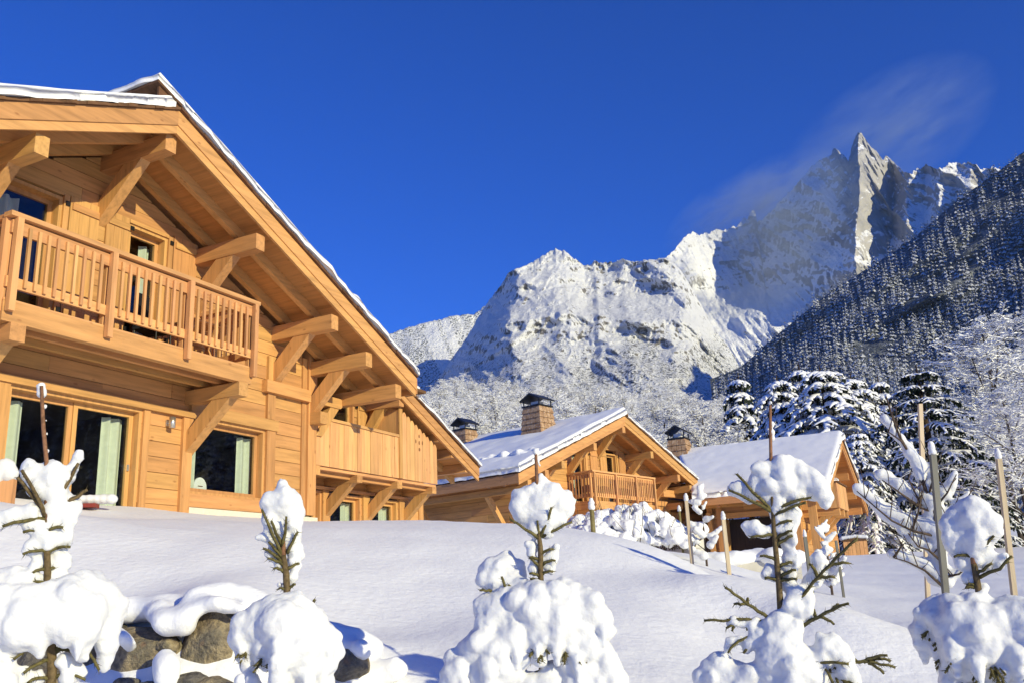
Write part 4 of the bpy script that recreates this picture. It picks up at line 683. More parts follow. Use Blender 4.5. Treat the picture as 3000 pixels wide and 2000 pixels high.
# 3. the snowy pyramid in front of it
def rel_peak(a, e, D, T):
    u, v = a * DEG * D, np.tan(e * DEG) * D
    d = -(ridged(u / 430 + v / 900, v / 560, 5, 51) - 0.5) * 380
    d = d - (ridged(u / 130 - v / 300, v / 170, 4, 53) - 0.5) * 110 + (fbm(u / 34, v / 34, 3, 55) - .5) * 34
    d = d * (0.35 + 0.65 * T)
    return d + 190 * sstep(0.0, -3.4, a + 0.55 * (17 - e))
def cov_peak(a, e, t, n, v):
    steep = 1 - n[:, 2]
    r = 0.12 + 0.36 * sstep(0.30, 0.70, steep) + 0.85 * (fbm(a * 2.1 + e * .6, e * 2.4, 5, 19) - 0.52)
    tr = 0.40 * (1 - sstep(13.0, 18.0, e + 2.5 * (fbm(a * .7, e * .5, 3, 29) - .5))) + 0.35 * (fbm(a * .9, e * .9, 3, 39) - 0.5)
    r = r - 0.20 * sstep(10, 12.5, a)
    return r, tr
mountain('snow_peak', PEAK, 5.0, 3300, 1500, 'mt_peak', 520, 280, rel_peak, cov_peak, 1.0, 0.14)

# 4. the wooded slope rising on the right, carried on well past the frame
SL = SLOPE + [[45, 26], [60, 23], [80, 16], [100, 9], [112, 4]]
def slope_d(T, e_frac=None):
    return 520 + 1750 * T
def rel_slope(a, e, D, T):
    u, v = a * DEG * D, np.tan(e * DEG) * D
    w = v * 0.9 - u * 0.42
    return (-(ridged(w / 300, (u + v) / 1500, 4, 61) - 0.5) * 420 - (ridged(w / 110, (u + v) / 420, 3, 63) - .5) * 110) * sstep(0, .25, T)
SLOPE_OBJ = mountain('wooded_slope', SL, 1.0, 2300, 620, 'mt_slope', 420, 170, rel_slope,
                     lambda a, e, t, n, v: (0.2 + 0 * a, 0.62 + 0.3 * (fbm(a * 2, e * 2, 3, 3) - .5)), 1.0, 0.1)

# 5. the lower hillside that carries the frosted wood behind the houses
HA = np.linspace(-40, 40, 90)
HT = np.linspace(0, 1, 40)
_T, _A2 = np.meshgrid(HT, HA, indexing='ij')
def hill_z(d, a):
    t = np.clip((d - 62) / 310.0, 0, 1)
    top = np.interp(a, [-40, -8, -4, 0, 6, 10, 14, 20, 40], [52, 70, 74, 72, 68, 64, 52, 24, 10])
    return 1.2 + top * t ** 1.08 + 5 * (fbm(a * .4, d / 60, 3, 77) - .5) * t
_D = 70 + 330 * _T
hv = np.stack([_D * np.sin(_A2 * DEG), _D * np.cos(_A2 * DEG), hill_z(_D, _A2)], -1)
o = link('lower_hillside', np_mesh('lower_hillside', hv.reshape(-1, 3), grid_faces(40, 90), 'snow'))
o['kind'] = 'structure'

# ------------------------------------------------------------------ conifers of the wooded slope
def conifer_mesh(name, seed, layers=8, seg=9):
    """unit-high snow-loaded conifer: ragged drooping tiers around a bare stem"""
    rs = np.random.RandomState(seed)
    vs, fs = [], []
    for L in range(layers):
        t = L / (layers - 1)
        zt = 0.14 + 0.84 * t + 0.07
        zb = zt - 0.20 * (1.15 - t)
        r = 0.20 * (1 - t) ** 0.85 + 0.012
        o = len(vs)
        vs.append((0, 0, min(zt, 1.0)))
        for k in range(seg * 2):
            w = 2 * math.pi * (k + rs.rand() * .6) / (seg * 2) + L
            rr = r * ((0.55 + .25 * rs.rand()) if k % 2 else (0.85 + 0.5 * rs.rand()))
            vs.append((rr * math.cos(w), rr * math.sin(w), zb + (0.07 if k % 2 else 0.0) + 0.03 * rs.randn() * (1 - t)))
        for k in range(seg * 2):
            fs.append((o, o + 1 + k, o + 1 + (k + 1) % (seg * 2)))
    o = len(vs)
    for k in range(5):
        w = 2 * math.pi * k / 5
        vs.append((0.016 * math.cos(w), 0.016 * math.sin(w), -0.03))
    vs.append((0, 0, 0.5))
    for k in range(5):
        fs.append((o + k, o + (k + 1) % 5, o + 5))
    return np.array(vs), np.array(fs)
CON = [conifer_mesh('c', s, 8, 7) for s in range(5)]
CON_LO = [conifer_mesh('c', 20 + s, 5, 4) for s in range(3)]
CON_ME = [np_mesh('far_conifer', v, f, 'far_conifer', False) for v, f in CON]

def surf_sampler(o):
    me = o.data
    co = np.empty(len(me.vertices) * 3)
    me.vertices.foreach_get('co', co)
    return co.reshape(-1, 3)
sv = surf_sampler(SLOPE_OBJ)[:170 * 420].reshape(170, 420, 3)
rs = np.random.RandomState(4)
cand = []
nn = 36000
ti = np.sqrt(rs.rand(nn)) * 0 + rs.rand(nn) ** 1.1 * 168
ai = rs.rand(nn) * 418
i0, j0 = ti.astype(int), ai.astype(int)
fi, fj = (ti - i0)[:, None], (ai - j0)[:, None]
pt = (sv[i0, j0] * (1 - fi) * (1 - fj) + sv[i0 + 1, j0] * fi * (1 - fj) + sv[i0, j0 + 1] * (1 - fi) * fj + sv[i0 + 1, j0 + 1] * fi * fj)
azp = np.degrees(np.arctan2(pt[:, 0], pt[:, 1]))
dist = np.hypot(pt[:, 0], pt[:, 1])
keep = ((azp < 32) | (rs.rand(nn) < 0.25)) & (fbm(pt[:, 0] / 90, pt[:, 2] / 60, 3, 5) > .30 + .1 * rs.rand(nn))
pt, azp, dist = pt[keep], azp[keep], dist[keep]
hgt = rs.uniform(16, 42, len(pt))
el = np.degrees(np.arctan2(pt[:, 2] + hgt, dist))
vis = (azp > 11) & (azp < 31.5) & (el > 8.5)
size = np.where(vis, hgt / dist, 0)
order = np.argsort(-size)
ind, rest = order[:285], order[285:]
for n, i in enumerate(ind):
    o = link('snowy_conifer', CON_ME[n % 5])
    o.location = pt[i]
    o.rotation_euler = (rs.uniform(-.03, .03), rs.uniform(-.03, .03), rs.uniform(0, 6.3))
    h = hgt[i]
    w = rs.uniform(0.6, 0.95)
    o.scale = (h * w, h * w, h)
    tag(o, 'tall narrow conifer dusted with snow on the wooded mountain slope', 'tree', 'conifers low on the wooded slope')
vs, fs, off = [], [], 0
for k, i in enumerate(rest):
    v, f = (CON_LO if dist[i] > 1000 else CON)[k % 3]
    c, s = math.cos(k * 1.7), math.sin(k * 1.7)
    h = hgt[i]
    w = 0.6 + 0.35 * ((k * 0.618) % 1)
    q = np.stack([(v[:, 0] * c - v[:, 1] * s) * h * w, (v[:, 0] * s + v[:, 1] * c) * h * w, v[:, 2] * h], -1) + pt[i]
    vs.append(q)
    fs.append(f + off)
    off += len(v)
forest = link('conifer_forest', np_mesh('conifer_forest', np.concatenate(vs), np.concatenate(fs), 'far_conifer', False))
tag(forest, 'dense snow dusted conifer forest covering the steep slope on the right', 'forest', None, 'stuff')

# ------------------------------------------------------------------ chalets
def chalet_root(name, X, Y, zb, yaw):
    """Empty at the base; local x runs along the gable, local y into the house, z measured from the base"""
    c, s = math.cos(yaw), math.sin(yaw)
    return empty(name, (X * c - Y * s, X * s + Y * c, zb), yaw)

class House:
    def __init__(s, root):
        s.root, s.zb, s.k = root, root.location.z, 1.0
    def put(s, mb, name, mat, parent=None, smooth=False):
        mb.v = [(x * s.k, y * s.k, z * s.k - s.zb) for x, y, z in mb.v]
        return mb.build(name, mat, parent or s.root, smooth)
    def box(s, name, mat, x0, x1, y0, y1, z0, z1, parent=None):
        return s.put(MB().box(x0, x1, y0, y1, z0, z1), name, mat, parent)

def cut(iv, a, b):
    out = []
    for x0, x1 in iv:
        if b <= x0 or a >= x1:
            out.append((x0, x1))
        else:
            if a > x0: out.append((x0, a))
            if b < x1: out.append((b, x1))
    return out

def plank_wall(H, x0, x1, z0, top, openings, h=0.25, y=0.0, mat='pine_x', seams=True, th=0.16, rng=None, axis='x'):
    """horizontal planks, each its own part; top(x) is the roof underside; openings are (x0,x1,z0,z1)"""
    rng = rng or RND
    z = z0
    row = 0
    while True:
        zt = z + h
        # limits where the roof line cuts this row
        xs = np.linspace(x0, x1, 241)
        ok = xs[np.array([top(x) for x in xs]) > z + 0.02]
        if len(ok) < 3:
            break
        iv = [(ok[0], ok[-1])]
        for a, b, c, d in openings:
            if c < zt - 0.06 and d > z + 0.06:
                iv = cut(iv, a, b)
        for a, b in iv:
            if b - a < 0.04:
                continue
            cuts = [a]
            if seams:
                q = a + rng.uniform(1.1, 3.4)
                while q < b - 0.8:
                    cuts.append(q)
                    q += rng.uniform(2.2, 4.2)
            cuts.append(b)
            for p, r in zip(cuts[:-1], cuts[1:]):
                g = 0.005
                yy = y + rng.uniform(-0.004, 0.004)
                def quad(lo, hi, e):
                    l, rr = p + e, r - e
                    q_ = np.linspace(rr, l, 60)
                    zz = np.array([max(min(hi, top(c)), lo + .004) for c in q_])
                    k_ = [0] + [i for i in range(1, 59) if abs(zz[i + 1] - 2 * zz[i] + zz[i - 1]) > 1e-5] + [59]
                    return [(l, lo), (rr, lo)] + [(float(q_[i]), float(zz[i])) for i in k_]
                m = MB()
                m.prism_y(quad(z + g, zt - g, 0.002), yy, yy + 0.03)
                m.prism_y(quad(z, zt, 0.0), yy + 0.03, yy + th)
                if axis == 'y':
                    m.v = [(yv, xv, zv) for xv, yv, zv in m.v]
                    m.f = [tuple(reversed(q)) for q in m.f]
                H.put(m, 'plank', mat)
        z = zt
        row += 1

def brace(H, x, w, ytop, ztop, yfoot, zfoot, thick, mat='pine_z', parent=None, name='brace'):
    """knee brace in the (y,z) plane"""
    d = Vector((yfoot - ytop, zfoot - ztop))
    n = Vector((-d.y, d.x)).normalized() * thick / 2
    poly = [(ytop + n.x, ztop + n.y), (ytop - n.x, ztop - n.y), (yfoot - n.x, zfoot - n.y), (yfoot + n.x, zfoot + n.y)]
    # cut the top flush (horizontal) and the foot flush (vertical)
    t = d.normalized()
    def at_z(p, z):
        k = (z - p[1]) / t.y
        return (p[0] + t.x * k, z)
    def at_y(p, y):
        k = (y - p[0]) / t.x
        return (y, p[1] + t.y * k)
    a, b = poly[0], poly[1]
    poly = [at_z(a, ztop), at_z(b, ztop), at_y(b, yfoot), at_y(a, yfoot)]
    m = MB().prism_x(poly, x, x + w)
    return H.put(m, name, mat, parent)

def roof_snow(H, name, x0, x1, y0, y1, zf, th, seed, drip=0.05, nx=60, ny=80, edge=0.10, ridge_x=None, vary=0.25, bumps=(), fine=0.012):
    """a blanket of snow on a roof plane: lumpy top, rounded irregular edges, closed underside"""
    u = np.linspace(0, 1, nx)
    v = np.linspace(0, 1, ny)
    u = .25 * u + .75 * (.5 - .5 * np.cos(np.pi * u))       # finer cells towards the rounded edges
    v = .15 * v + .85 * (.5 - .5 * np.cos(np.pi * v))
    U, W = np.meshgrid(u, v, indexing='ij')
    X = x0 + (x1 - x0) * U
    Y = y0 + ((np.vectorize(y1)(X) if callable(y1) else y1) - y0) * W
    du = np.minimum(U, 1 - U) * abs(x1 - x0)
    dv = np.minimum(W, 1 - W) * np.abs(Y[:, -1:] - y0)
    if ridge_x is not None:
        du = np.where(np.abs(X - ridge_x) < np.abs((x0 + x1) / 2 - ridge_x), 9, du)
    e = np.minimum(du, dv)
    rnd = np.sqrt(np.clip(1 - (1 - np.clip(e / edge, 0, 1)) ** 2, 0, 1))
    t = th * (1 - vary + 2 * vary * fbm(X * .9 + seed, Y * .9, 3, seed)) * (0.55 + 0.45 * rnd)
    t = t + fine * (fbm(X * 5 + seed, Y * 5, 3, seed + 3) - .5)
    for bx, by, br, bh in bumps:
        t = t + bh * np.exp(-((X - bx) ** 2 + (Y - by) ** 2) / br ** 2)
    wob = (fbm(Y * 1.3 + seed, X * 0 + 2, 4, seed + 5) - 0.5) * drip * 2
    wob2 = (fbm(X * 1.9 + seed, Y * 0 + 5, 4, seed + 7) - 0.5) * drip * 2
    Zb = np.vectorize(zf)(X)
    Xs = X + np.where(U > 0.999, 1, np.where(U < 0.001, -1, 0)) * wob * np.sign(x1 - x0)
    Ys = Y + np.where(W < 0.001, -1, np.where(W > 0.999, 1, 0)) * wob2
    top = np.stack([Xs, Ys, Zb + t - H.zb], -1)
    bot = np.stack([Xs, Ys, Zb - 0.004 - drip * 0.8 * np.clip(fbm(X * 2.4 + seed, Y * 2.4, 3, seed + 9) - 0.45, 0, 1) * (e < 1e-6) - H.zb], -1)
    V = np.concatenate([top.reshape(-1, 3), bot.reshape(-1, 3)]) * H.k + np.array([0, 0, H.zb * (H.k - 1)])
    f = grid_faces(nx, ny)
    if x1 < x0:
        f = f[:, ::-1]
    n = nx * ny
    fb = f[:, ::-1] + n
    idx = np.arange(n).reshape(nx, ny)
    ring = np.concatenate([idx[:-1, 0], idx[-1, :-1], idx[1:, -1][::-1], idx[0, 1:][::-1]])
    nxt = np.roll(ring, -1)
    side = np.stack([ring, ring + n, nxt + n, nxt], -1)
    if x1 < x0:
        side = side[:, ::-1]
    me = np_mesh(name, V, np.concatenate([f, fb, side]), 'snow')
    return link(name, me, H.root)

def shutter(H, x0, x1, z0, z1, y, hinge_left, mat='pine_z'):
    n = 3
    w = (x1 - x0) / n
    m = MB()
    for i in range(n):
        m.box(x0 + i * w + .002, x0 + (i + 1) * w - .002, y - .032, y - .005, z0, z1)
    s = H.put(m, 'shutter', mat)
    for zz in (z1 - .22, z0 + .35):
        H.box('batten', 'pine_x', x0 + .03, x1 - .005, y - .058, y - .033, zz, zz + .11, s)
        hx = x0 - .05 if hinge_left else x1 + .05
        H.box('hinge', 'hinge', hx - .035, hx + .035, y - .05, y - .034, zz + .03, zz + .10, s)
    return s

def french_window(H, x0, x1, z0, z1, y=0.0, depth=0.20, sashes=1, curtain=None, frame='pine_z', lip=True, room=1.6, cw=.3, blind=False):
    """reveal, sash frames, panes, curtains and a dark room behind"""
    f = MB()
    t = 0.055
    f.box(x0, x0 + t, y + .0, y + depth + .06, z0, z1)
    f.box(x1 - t, x1, y + .0, y + depth + .06, z0, z1)
    f.box(x0 + t, x1 - t, y + .0, y + depth + .06, z1 - t, z1)
    f.box(x0 + t, x1 - t, y + .0, y + depth + .06, z0, z0 + t * .8)
    w = H.put(f, 'window', frame)
    n = sashes
    sw = (x1 - x0 - 2 * t) / n
    for i in range(n):
        a = x0 + t + i * sw
        s = MB()
        k = 0.075
        yy0, yy1 = y + depth - .05 - .02 * (i % 2), y + depth + .0 - .02 * (i % 2)
        za, zb_ = z0 + t * .8, z1 - t
        s.box(a + .002, a + k, yy0, yy1, za, zb_)
        s.box(a + sw - k, a + sw - .002, yy0, yy1, za, zb_)
        s.box(a + k, a + sw - k, yy0, yy1, zb_ - k, zb_)
        s.box(a + k, a + sw - k, yy0, yy1, za, za + k)
        H.put(s, 'sash', frame, w)
        H.box('pane', 'glass', a + k, a + sw - k, (yy0 + yy1) / 2 - .008, (yy0 + yy1) / 2 + .008, za + k, zb_ - k, w)
    for side in (curtain or ''):
        c0, c1 = (x0 + t + .02, x0 + t + cw) if side == 'l' else (x1 - t - cw, x1 - t - .02)
        nn = 36
        yc = y + depth + 0.14
        vs, fs = [], []
        for i in range(nn):
            q = i / (nn - 1)
            yo = yc + .035 * math.sin(q * (c1 - c0) / .028) + .01 * math.sin(q * 17)
            xx = c0 + (c1 - c0) * q
            vs += [(xx, yo, z0 + .02), (xx + .012 * math.sin(q * 9), yo, z1 - .14)]
        for i in range(nn - 1):
            fs.append((2 * i, 2 * i + 2, 2 * i + 3, 2 * i + 1))
        m = MB()
        m.v, m.f = vs, fs
        H.put(m, 'curtain', 'curtain', w, True)
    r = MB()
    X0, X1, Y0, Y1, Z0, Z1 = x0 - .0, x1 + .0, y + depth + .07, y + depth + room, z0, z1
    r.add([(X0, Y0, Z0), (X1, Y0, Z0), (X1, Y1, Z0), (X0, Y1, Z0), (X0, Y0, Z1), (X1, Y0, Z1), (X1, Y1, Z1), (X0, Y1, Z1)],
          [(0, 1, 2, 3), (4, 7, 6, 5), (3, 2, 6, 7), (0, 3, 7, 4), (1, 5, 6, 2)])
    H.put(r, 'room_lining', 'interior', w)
    return w

def balcony(H, xs, zf, y0=-1.18, side_only=None):
    """cantilevered balcony: posts at xs, floor top at zf"""
    L, R = xs[0] - .02, xs[-1] + .06
    b = MB().box(L, R, y0, y0 + .12, zf - .27, zf)
    bal = H.put(b, 'balcony', 'pine_x')
    for a in (L, R - .12):
        H.box('side_beam', 'pine_y', a + .001, a + .119, y0 + .121, 0.0, zf - .27, zf - .002, bal)
    for q in (y0 + .42, y0 + .80):
        H.box('floor_joist', 'pine_x', L + .12, R - .12, q, q + .09, zf - .24, zf - .045, bal)
    nb = 8
    for i in range(nb):
        a = y0 + .005 + i * (-y0 - .01) / nb
        H.box('floor_board', 'larch_x', L + .005, R - .005, a + .004, a + (-y0 - .01) / nb - .004, zf + .002, zf + .03, bal)
    # front rails
    H.box('handrail', 'larch_x', L - .07, R + .07, y0 - .085, y0 + .07, zf + 1.10, zf + 1.165, bal)
    H.box('upper_rail', 'larch_x', L, R, y0 - .012, y0 + .03, zf + .90, zf + 1.08, bal)
    H.box('lower_rail', 'larch_x', L, R, y0 - .012, y0 + .03, zf + .17, zf + .315, bal)
    for x in xs:
        H.box('post', 'larch_z', x - .0, x + .085, y0 - .095, y0 - .014, zf - .15, zf + 1.098, bal)
        H.box('post', 'larch_z', x - .0, x + .085, y0 + .032, y0 + .105, zf + .03, zf + 1.098, bal)
    for a, c in zip(xs[:-1], xs[1:]):
        n = 9
        for i in range(n):
            q = a + .085 + (c - a - .085) * (i + 1) / (n + 1)
            H.box('baluster', 'larch_z', q - .021, q + .021, y0 - .05, y0 - .0125, zf + .20, zf + 1.02, bal)
    # side rails
    for x, s in ((xs[0], -1), (xs[-1] + .04, 1)):
        H.box('handrail', 'larch_y', x - .06, x + .09, y0 + .071, -.002, zf + 1.10, zf + 1.164, bal)
        H.box('upper_rail', 'larch_y', x - .0, x + .035, y0 + .106, -.002, zf + .90, zf + 1.08, bal)
        H.box('lower_rail', 'larch_y', x - .0, x + .035, y0 + .106, -.002, zf + .17, zf + .315, bal)
        xo = x - .04 if s < 0 else x + .036
        H.box('post', 'larch_z', xo - .04, xo + .039, y0 + .032, y0 + .11, zf - .15, zf + 1.098, bal)
        for i in range(7):
            q = y0 + .16 + (-y0 - .2) * (i + .5) / 7
            H.box('baluster', 'larch_z', xo - .0, xo + .037, q - .021, q + .021, zf + .20, zf + 1.02, bal)
    return bal

def gable_roof(H, za, s, xl, xr, yr, yb, purl, zpoff, thick_l, thick_r, braces, seed, ridge_over=True, rake_mat='pine_x', purl_len=1.44, snow_bumps=()):
    """rake boards, rafters, soffit, shingles, snow, purlins with knee braces. z of the rake top at x is za - s|x|"""
    zt = lambda x: za - s * abs(x)
    for sg, xe in ((-1, xl), (1, xr)):
        x0, x1 = (xe, 0) if sg < 0 else (0, xe)
        P = [(x0, zt(x0)), (x1, zt(x1))]
        def strip(hi, lo):
            return [(P[0][0], P[0][1] - lo), (P[1][0], P[1][1] - lo), (P[1][0], P[1][1] - hi), (P[0][0], P[0][1] - hi)]
        H.put(MB().prism_y(strip(0.0, .25), yr, yr + .04), 'bargeboard', rake_mat)
        H.put(MB().prism_y(strip(.25, .39), yr + .022, yr + .07), 'bargeboard', rake_mat)
        H.put(MB().prism_y(strip(.02, .20), yr + .071, yb), 'soffit', 'soffit')
        for q in (yr + .62, yr + 1.32):
            H.put(MB().prism_y(strip(.201, .385), q, q + .11), 'rafter', 'pine_x')
        # fascia at the eave
        H.box('eave_board', 'pine_y', min(xe, xe + sg * .03), max(xe, xe + sg * .03), yr + .001, yb, zt(xe) - .34, zt(xe) - .01)
        # shingle courses along the rake, ragged butts
        m = MB()
        n = int(abs(xe) / .16)
        for i in range(n):
            a, b = xe * i / n, xe * (i + 1) / n
            dz = .012 + .02 * RND.random()
            dy = .03 + .035 * RND.random()
            p = sorted((a, b))
            m.prism_y([(p[0], zt(p[0]) + .004), (p[1], zt(p[1]) + .004), (p[1], zt(p[1]) + .03 + dz), (p[0], zt(p[0]) + .03 + dz)], yr - dy, yb)
        ro = H.put(m, 'roof', 'larch_roof')
        ro['kind'] = 'stuff'
    if ridge_over:
        # the right-hand slope runs past the ridge as a hood
        o = .48
        m = MB().prism_y([(-o, za + s * o + .02), (0, za + .05), (0, za + .09), (-o, za + s * o + .065)], yr - .06, yb)
        H.put(m, 'ridge_hood', 'larch_roof')
        m = MB().prism_y([(-.42, za - .42 * s + .06), (-.001, za + .045), (-.42, za + .42 * s + .015)], yr - .02, yr + .02)
        H.put(m, 'ridge_board', 'larch_roof')
    zs = lambda x: zt(x) + .07
    zsr = (lambda x: za - s * x + .09) if ridge_over else zs
    roof_snow(H, 'roof_snow', 0.0 if not ridge_over else -.47, xr + .06, yr - .07, yb, zsr, thick_r, seed, .09, 90, 110, .09, None if ridge_over else 0.0, .25, snow_bumps)
    roof_snow(H, 'roof_snow', -.10 if ridge_over else 0.0, xl - .06, yr - .07, yb, zs, thick_l, seed + 1, .10, 90, 110, .12, 0.0, .2)
    w = .205
    for px in purl:
        zb_ = zt(abs(px) + w / 2) - .39 - .28 + zpoff + (.09 if px == 0 else .0)
        if px == 0:
            zb_ = za - .67
        p = H.box('purlin', 'pine_y', px - w / 2, px + w / 2, -purl_len, yb - .3, zb_, zb_ + .28)
        if px in braces:
            brace(H, px - w / 2 + .012, w - .024, -.72, zb_, 0.0, zb_ - .70, .27)
    return zt

WALL0 = 11.57
# ---- chalet on the left -------------------------------------------------
YAW1 = math.radians(63.72)
r1 = chalet_root('chalet', 8.95, WALL0, 1.2, YAW1)
tag(r1, 'large honey coloured timber chalet filling the left side, railed balcony under its deep gable', 'house')
H1 = House(r1)
x = lambda X: X - 8.95
s1, za1 = .446, 7.48
top1 = lambda q: za1 - s1 * abs(q) - .375
OPEN1 = [(x(7.71), x(9.99), 0, 3.13), (x(5.0), x(7.42), 0, 3.13), (x(11.02), x(12.83), 1.66, 3.19),
         (x(7.20), x(8.25), 3.87, 6.13), (x(9.47), x(10.28), 3.87, 6.15)]
plank_wall(H1, x(3.66), x(13.84), 1.66, top1, OPEN1, .25)
# stone plinth, rendered white
H1.box('plinth', 'plaster', x(10.95), x(14.36), -.03, .5, 0.9, 1.655)
H1.box('plinth', 'plaster', x(3.66), x(7.4), -.03, .5, 0.9, 1.655)
H1.box('plank', 'pine_x', x(10.125), x(10.81), .0, .16, 1.16, 1.658)
# posts and trims
for a, b, z0, z1, pr in ((7.42, 7.71, 1.2, 3.13, .05), (10.0, 10.125, 1.2, 3.13, .045), (10.81, 11.012, 1.2, 3.13, .06), (12.84, 13.07, 1.66, 3.19, .05),
                         (13.845, 13.975, 1.685, 4.62, .03), (13.98, 14.235, 1.685, 5.0, .075), (12.82, 13.03, 3.405, 3.9, .06), (12.82, 13.03, 4.135, 4.62, .06),
                         (13.84, 13.97, 4.62, 4.8, .03)):
    H1.box('corner_post' if a > 13.9 else 'post', 'pine_z', x(a), x(b), -pr, .16, z0, z1)
H1.box('lintel', 'pine_x', x(4.9), x(11.13), -.09, .0, 3.13, 3.235)
H1.box('lintel', 'pine_x', x(10.95), x(13.12), -.075, .0, 3.19, 3.395)
H1.box('band_beam', 'pine_x', x(12.70), x(13.975), -.14, .0, 3.9, 4.13)
m = MB().prism_y([(x(14.24), 3.93), (x(15.0), 3.93), (x(15.22), 4.14), (x(14.24), 4.14)], -.09, .12)
H1.put(m, 'band_beam', 'pine_x')
m = MB().prism_y([(x(14.24), 3.28), (x(14.44), 3.28), (x(14.98), 3.93), (x(14.70), 3.93)], -.06, .10)
H1.put(m, 'brace', 'pine_z')
H1.box('beam_end', 'pine_y', x(14.02), x(14.24), -.34, -.076, 3.46, 3.70)
# ground floor glazing
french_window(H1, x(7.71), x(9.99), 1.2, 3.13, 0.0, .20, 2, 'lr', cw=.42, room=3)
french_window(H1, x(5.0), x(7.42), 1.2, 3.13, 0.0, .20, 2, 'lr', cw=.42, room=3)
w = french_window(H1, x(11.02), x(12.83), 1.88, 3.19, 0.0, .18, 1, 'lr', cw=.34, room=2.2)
H1.box('sill', 'pine_x', x(11.0), x(12.86), -.05, .1, 1.66, 1.878)
# things dimly seen inside: partition, shelf, white chair back
H1.box('partition', 'interior_wood', x(11.3), x(12.55), 1.5, 1.55, 1.9, 2.75, w)
H1.box('door_leaf', 'dark_panel', x(11.95), x(12.12), 1.46, 1.499, 1.9, 2.75, w)
cb = MB()
arc = [(x(11.40) + .0, 1.90)] + [(x(11.55) + .15 * math.cos(math.pi * (1 - k / 10)), 2.05 + .17 * math.sin(math.pi * k / 10)) for k in range(11)] + [(x(11.70), 1.90)]
cb.prism_y(arc, .27, .30)
H1.put(cb, 'chair_back', 'white', w)
H1.put(MB().box(x(11.50), x(11.60), .262, .269, 2.06, 2.075), 'grip_slot', 'interior_wood', w)
H1.box('door_handle', 'metal', x(9.87), x(9.90), .10, .148, 2.15, 2.25)
# upper floor
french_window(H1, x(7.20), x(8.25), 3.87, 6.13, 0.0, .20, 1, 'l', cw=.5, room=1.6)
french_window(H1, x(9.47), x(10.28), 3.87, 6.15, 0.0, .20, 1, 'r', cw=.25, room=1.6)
H1.box('trim', 'pine_z', x(8.255), x(8.345), -.035, .0, 3.87, 6.17)
H1.box('trim', 'pine_z', x(10.285), x(10.375), -.035, .0, 3.87, 6.19)
H1.box('trim', 'pine_x', x(9.47), x(10.28), -.035, .0, 6.15, 6.21)
shutter(H1, x(8.36), x(8.88), 3.93, 6.19, -.01, True)
shutter(H1, x(9.02), x(9.455), 3.93, 6.21, -.01, False)
shutter(H1, x(10.39), x(10.92), 3.93, 6.23, -.01, True)
balcony(H1, [-2.20, -.735, .71, 2.15], 3.855)
for bx in (-2.1, 1.905):
    ar = H1.box('bracket_arm', 'pine_y', bx, bx + .21, -1.2, 0.0, 3.355, 3.58)
    brace(H1, bx + .012, .186, -.80, 3.355, 0.0, 2.66, .26)
PUR1 = [0, 2.03, 4.085, 5.17, 6.19, -2.1, -4.1, -5.2, -6.2]
gable_roof(H1, za1, s1, -6.85, 6.68, WALL0 * 0 - 1.57, 11.0, PUR1, .0, .19, .14, (0, 2.03, 4.085, 5.17, -2.1, -4.1, -5.2), 3, True, snow_bumps=((4.62, -1.5, .12, .16),))
# eave board with its cushion of snow, sticking out beyond the right-hand eave
H1.box('gutter_board', 'larch_roof', 6.72, 7.32, -1.4, -.9, 4.30, 4.36)
snow_lumps('gutter_snow', [(6.75 + .08 * i, -1.2 + .15 * (i % 2), 4.36 + .06 - 1.2, .10 if i < 7 else .085) for i in range(8)] + [(7.34, -1.2, 4.36 - 1.24, .07), (7.36, -1.2, 4.28 - 1.24, .05)], .02, r1, 'snow_lump', 0.8, .012)
# wall lamp
lamp = empty('wall_lamp', (0, 0, 0))
c_, s_ = math.cos(YAW1), math.sin(YAW1)
def w1(X, Y, z):
    return (X * c_ - Y * s_, X * s_ + Y * c_, z)
lamp.location = w1(10.50, WALL0 - .005, 2.98)
lamp.rotation_euler = (0, 0, YAW1)
MB().box(-.035, .035, -.02, 0, -.05, .05).build('back_plate', 'metal', lamp)
MB().tube([(0, -.02, 0), (0, -.09, 0)], .012, 8).build('bracket', 'metal', lamp)
MB().tube([(0, -.12, -.09), (0, -.12, .09)], .052, 16).build('shade', 'metal', lamp, True)
tag(lamp, 'small steel cylinder wall lamp on the planks between glass door and window', 'lamp')

# wing of the chalet, set back: boarded parapet, loggia, lower windows
def clad_top(X):
    return 4.75 - .446 * (X - 17.3) - .38
n = 19
for i in range(n):
    a, b = 14.27 + (17.25 - 14.27) * i / n, 14.27 + (17.25 - 14.27) * (i + 1) / n
    dy = .004 * (i % 3)
    m = MB().prism_y([(x(a) + .003, 2.70), (x(b) - .003, 2.70), (x(b) - .003, 3.64), (x(a) + .003, 3.64)], -.02 + dy, .03)
    H1.put(m, 'cladding_board', 'clad')
H1.box('parapet_core', 'larch_z', x(14.27), x(17.25), .031, .06, 2.705, 3.63)
H1.box('parapet_rail', 'larch_x', x(14.26), x(17.24), -.05, .10, 3.641, 3.70)
n = 10
for i in range(n):
    a, b = 17.26 + 1.67 * i / n, 17.26 + 1.67 * (i + 1) / n
    dy = .004 * (i % 2)
    zt = clad_top((a + b) / 2) - .08
    poly = [(x(a) + .003, 2.70), (x(b) - .003, 2.70)]
    for k in range(7):
        q = k / 6
        poly.append((x(b) - .003 - q * (b - a - .006), zt + .07 * math.sin(math.pi * q) - .446 * (.5 - q) * (b - a) * .4))
    H1.put(MB().prism_y(poly, -.02 + dy, .035), 'cladding_board', 'clad')
H1.box('trim', 'pine_z', x(17.25), x(17.37), -.055, -.0205, 2.70, clad_top(17.3) - .05)
m = MB().prism_x([(.036, 2.72), (.86, 2.72), (.86, 4.5), (.036, 4.3)], x(17.27), x(17.33))
H1.put(m, 'side_panel', 'larch_z')
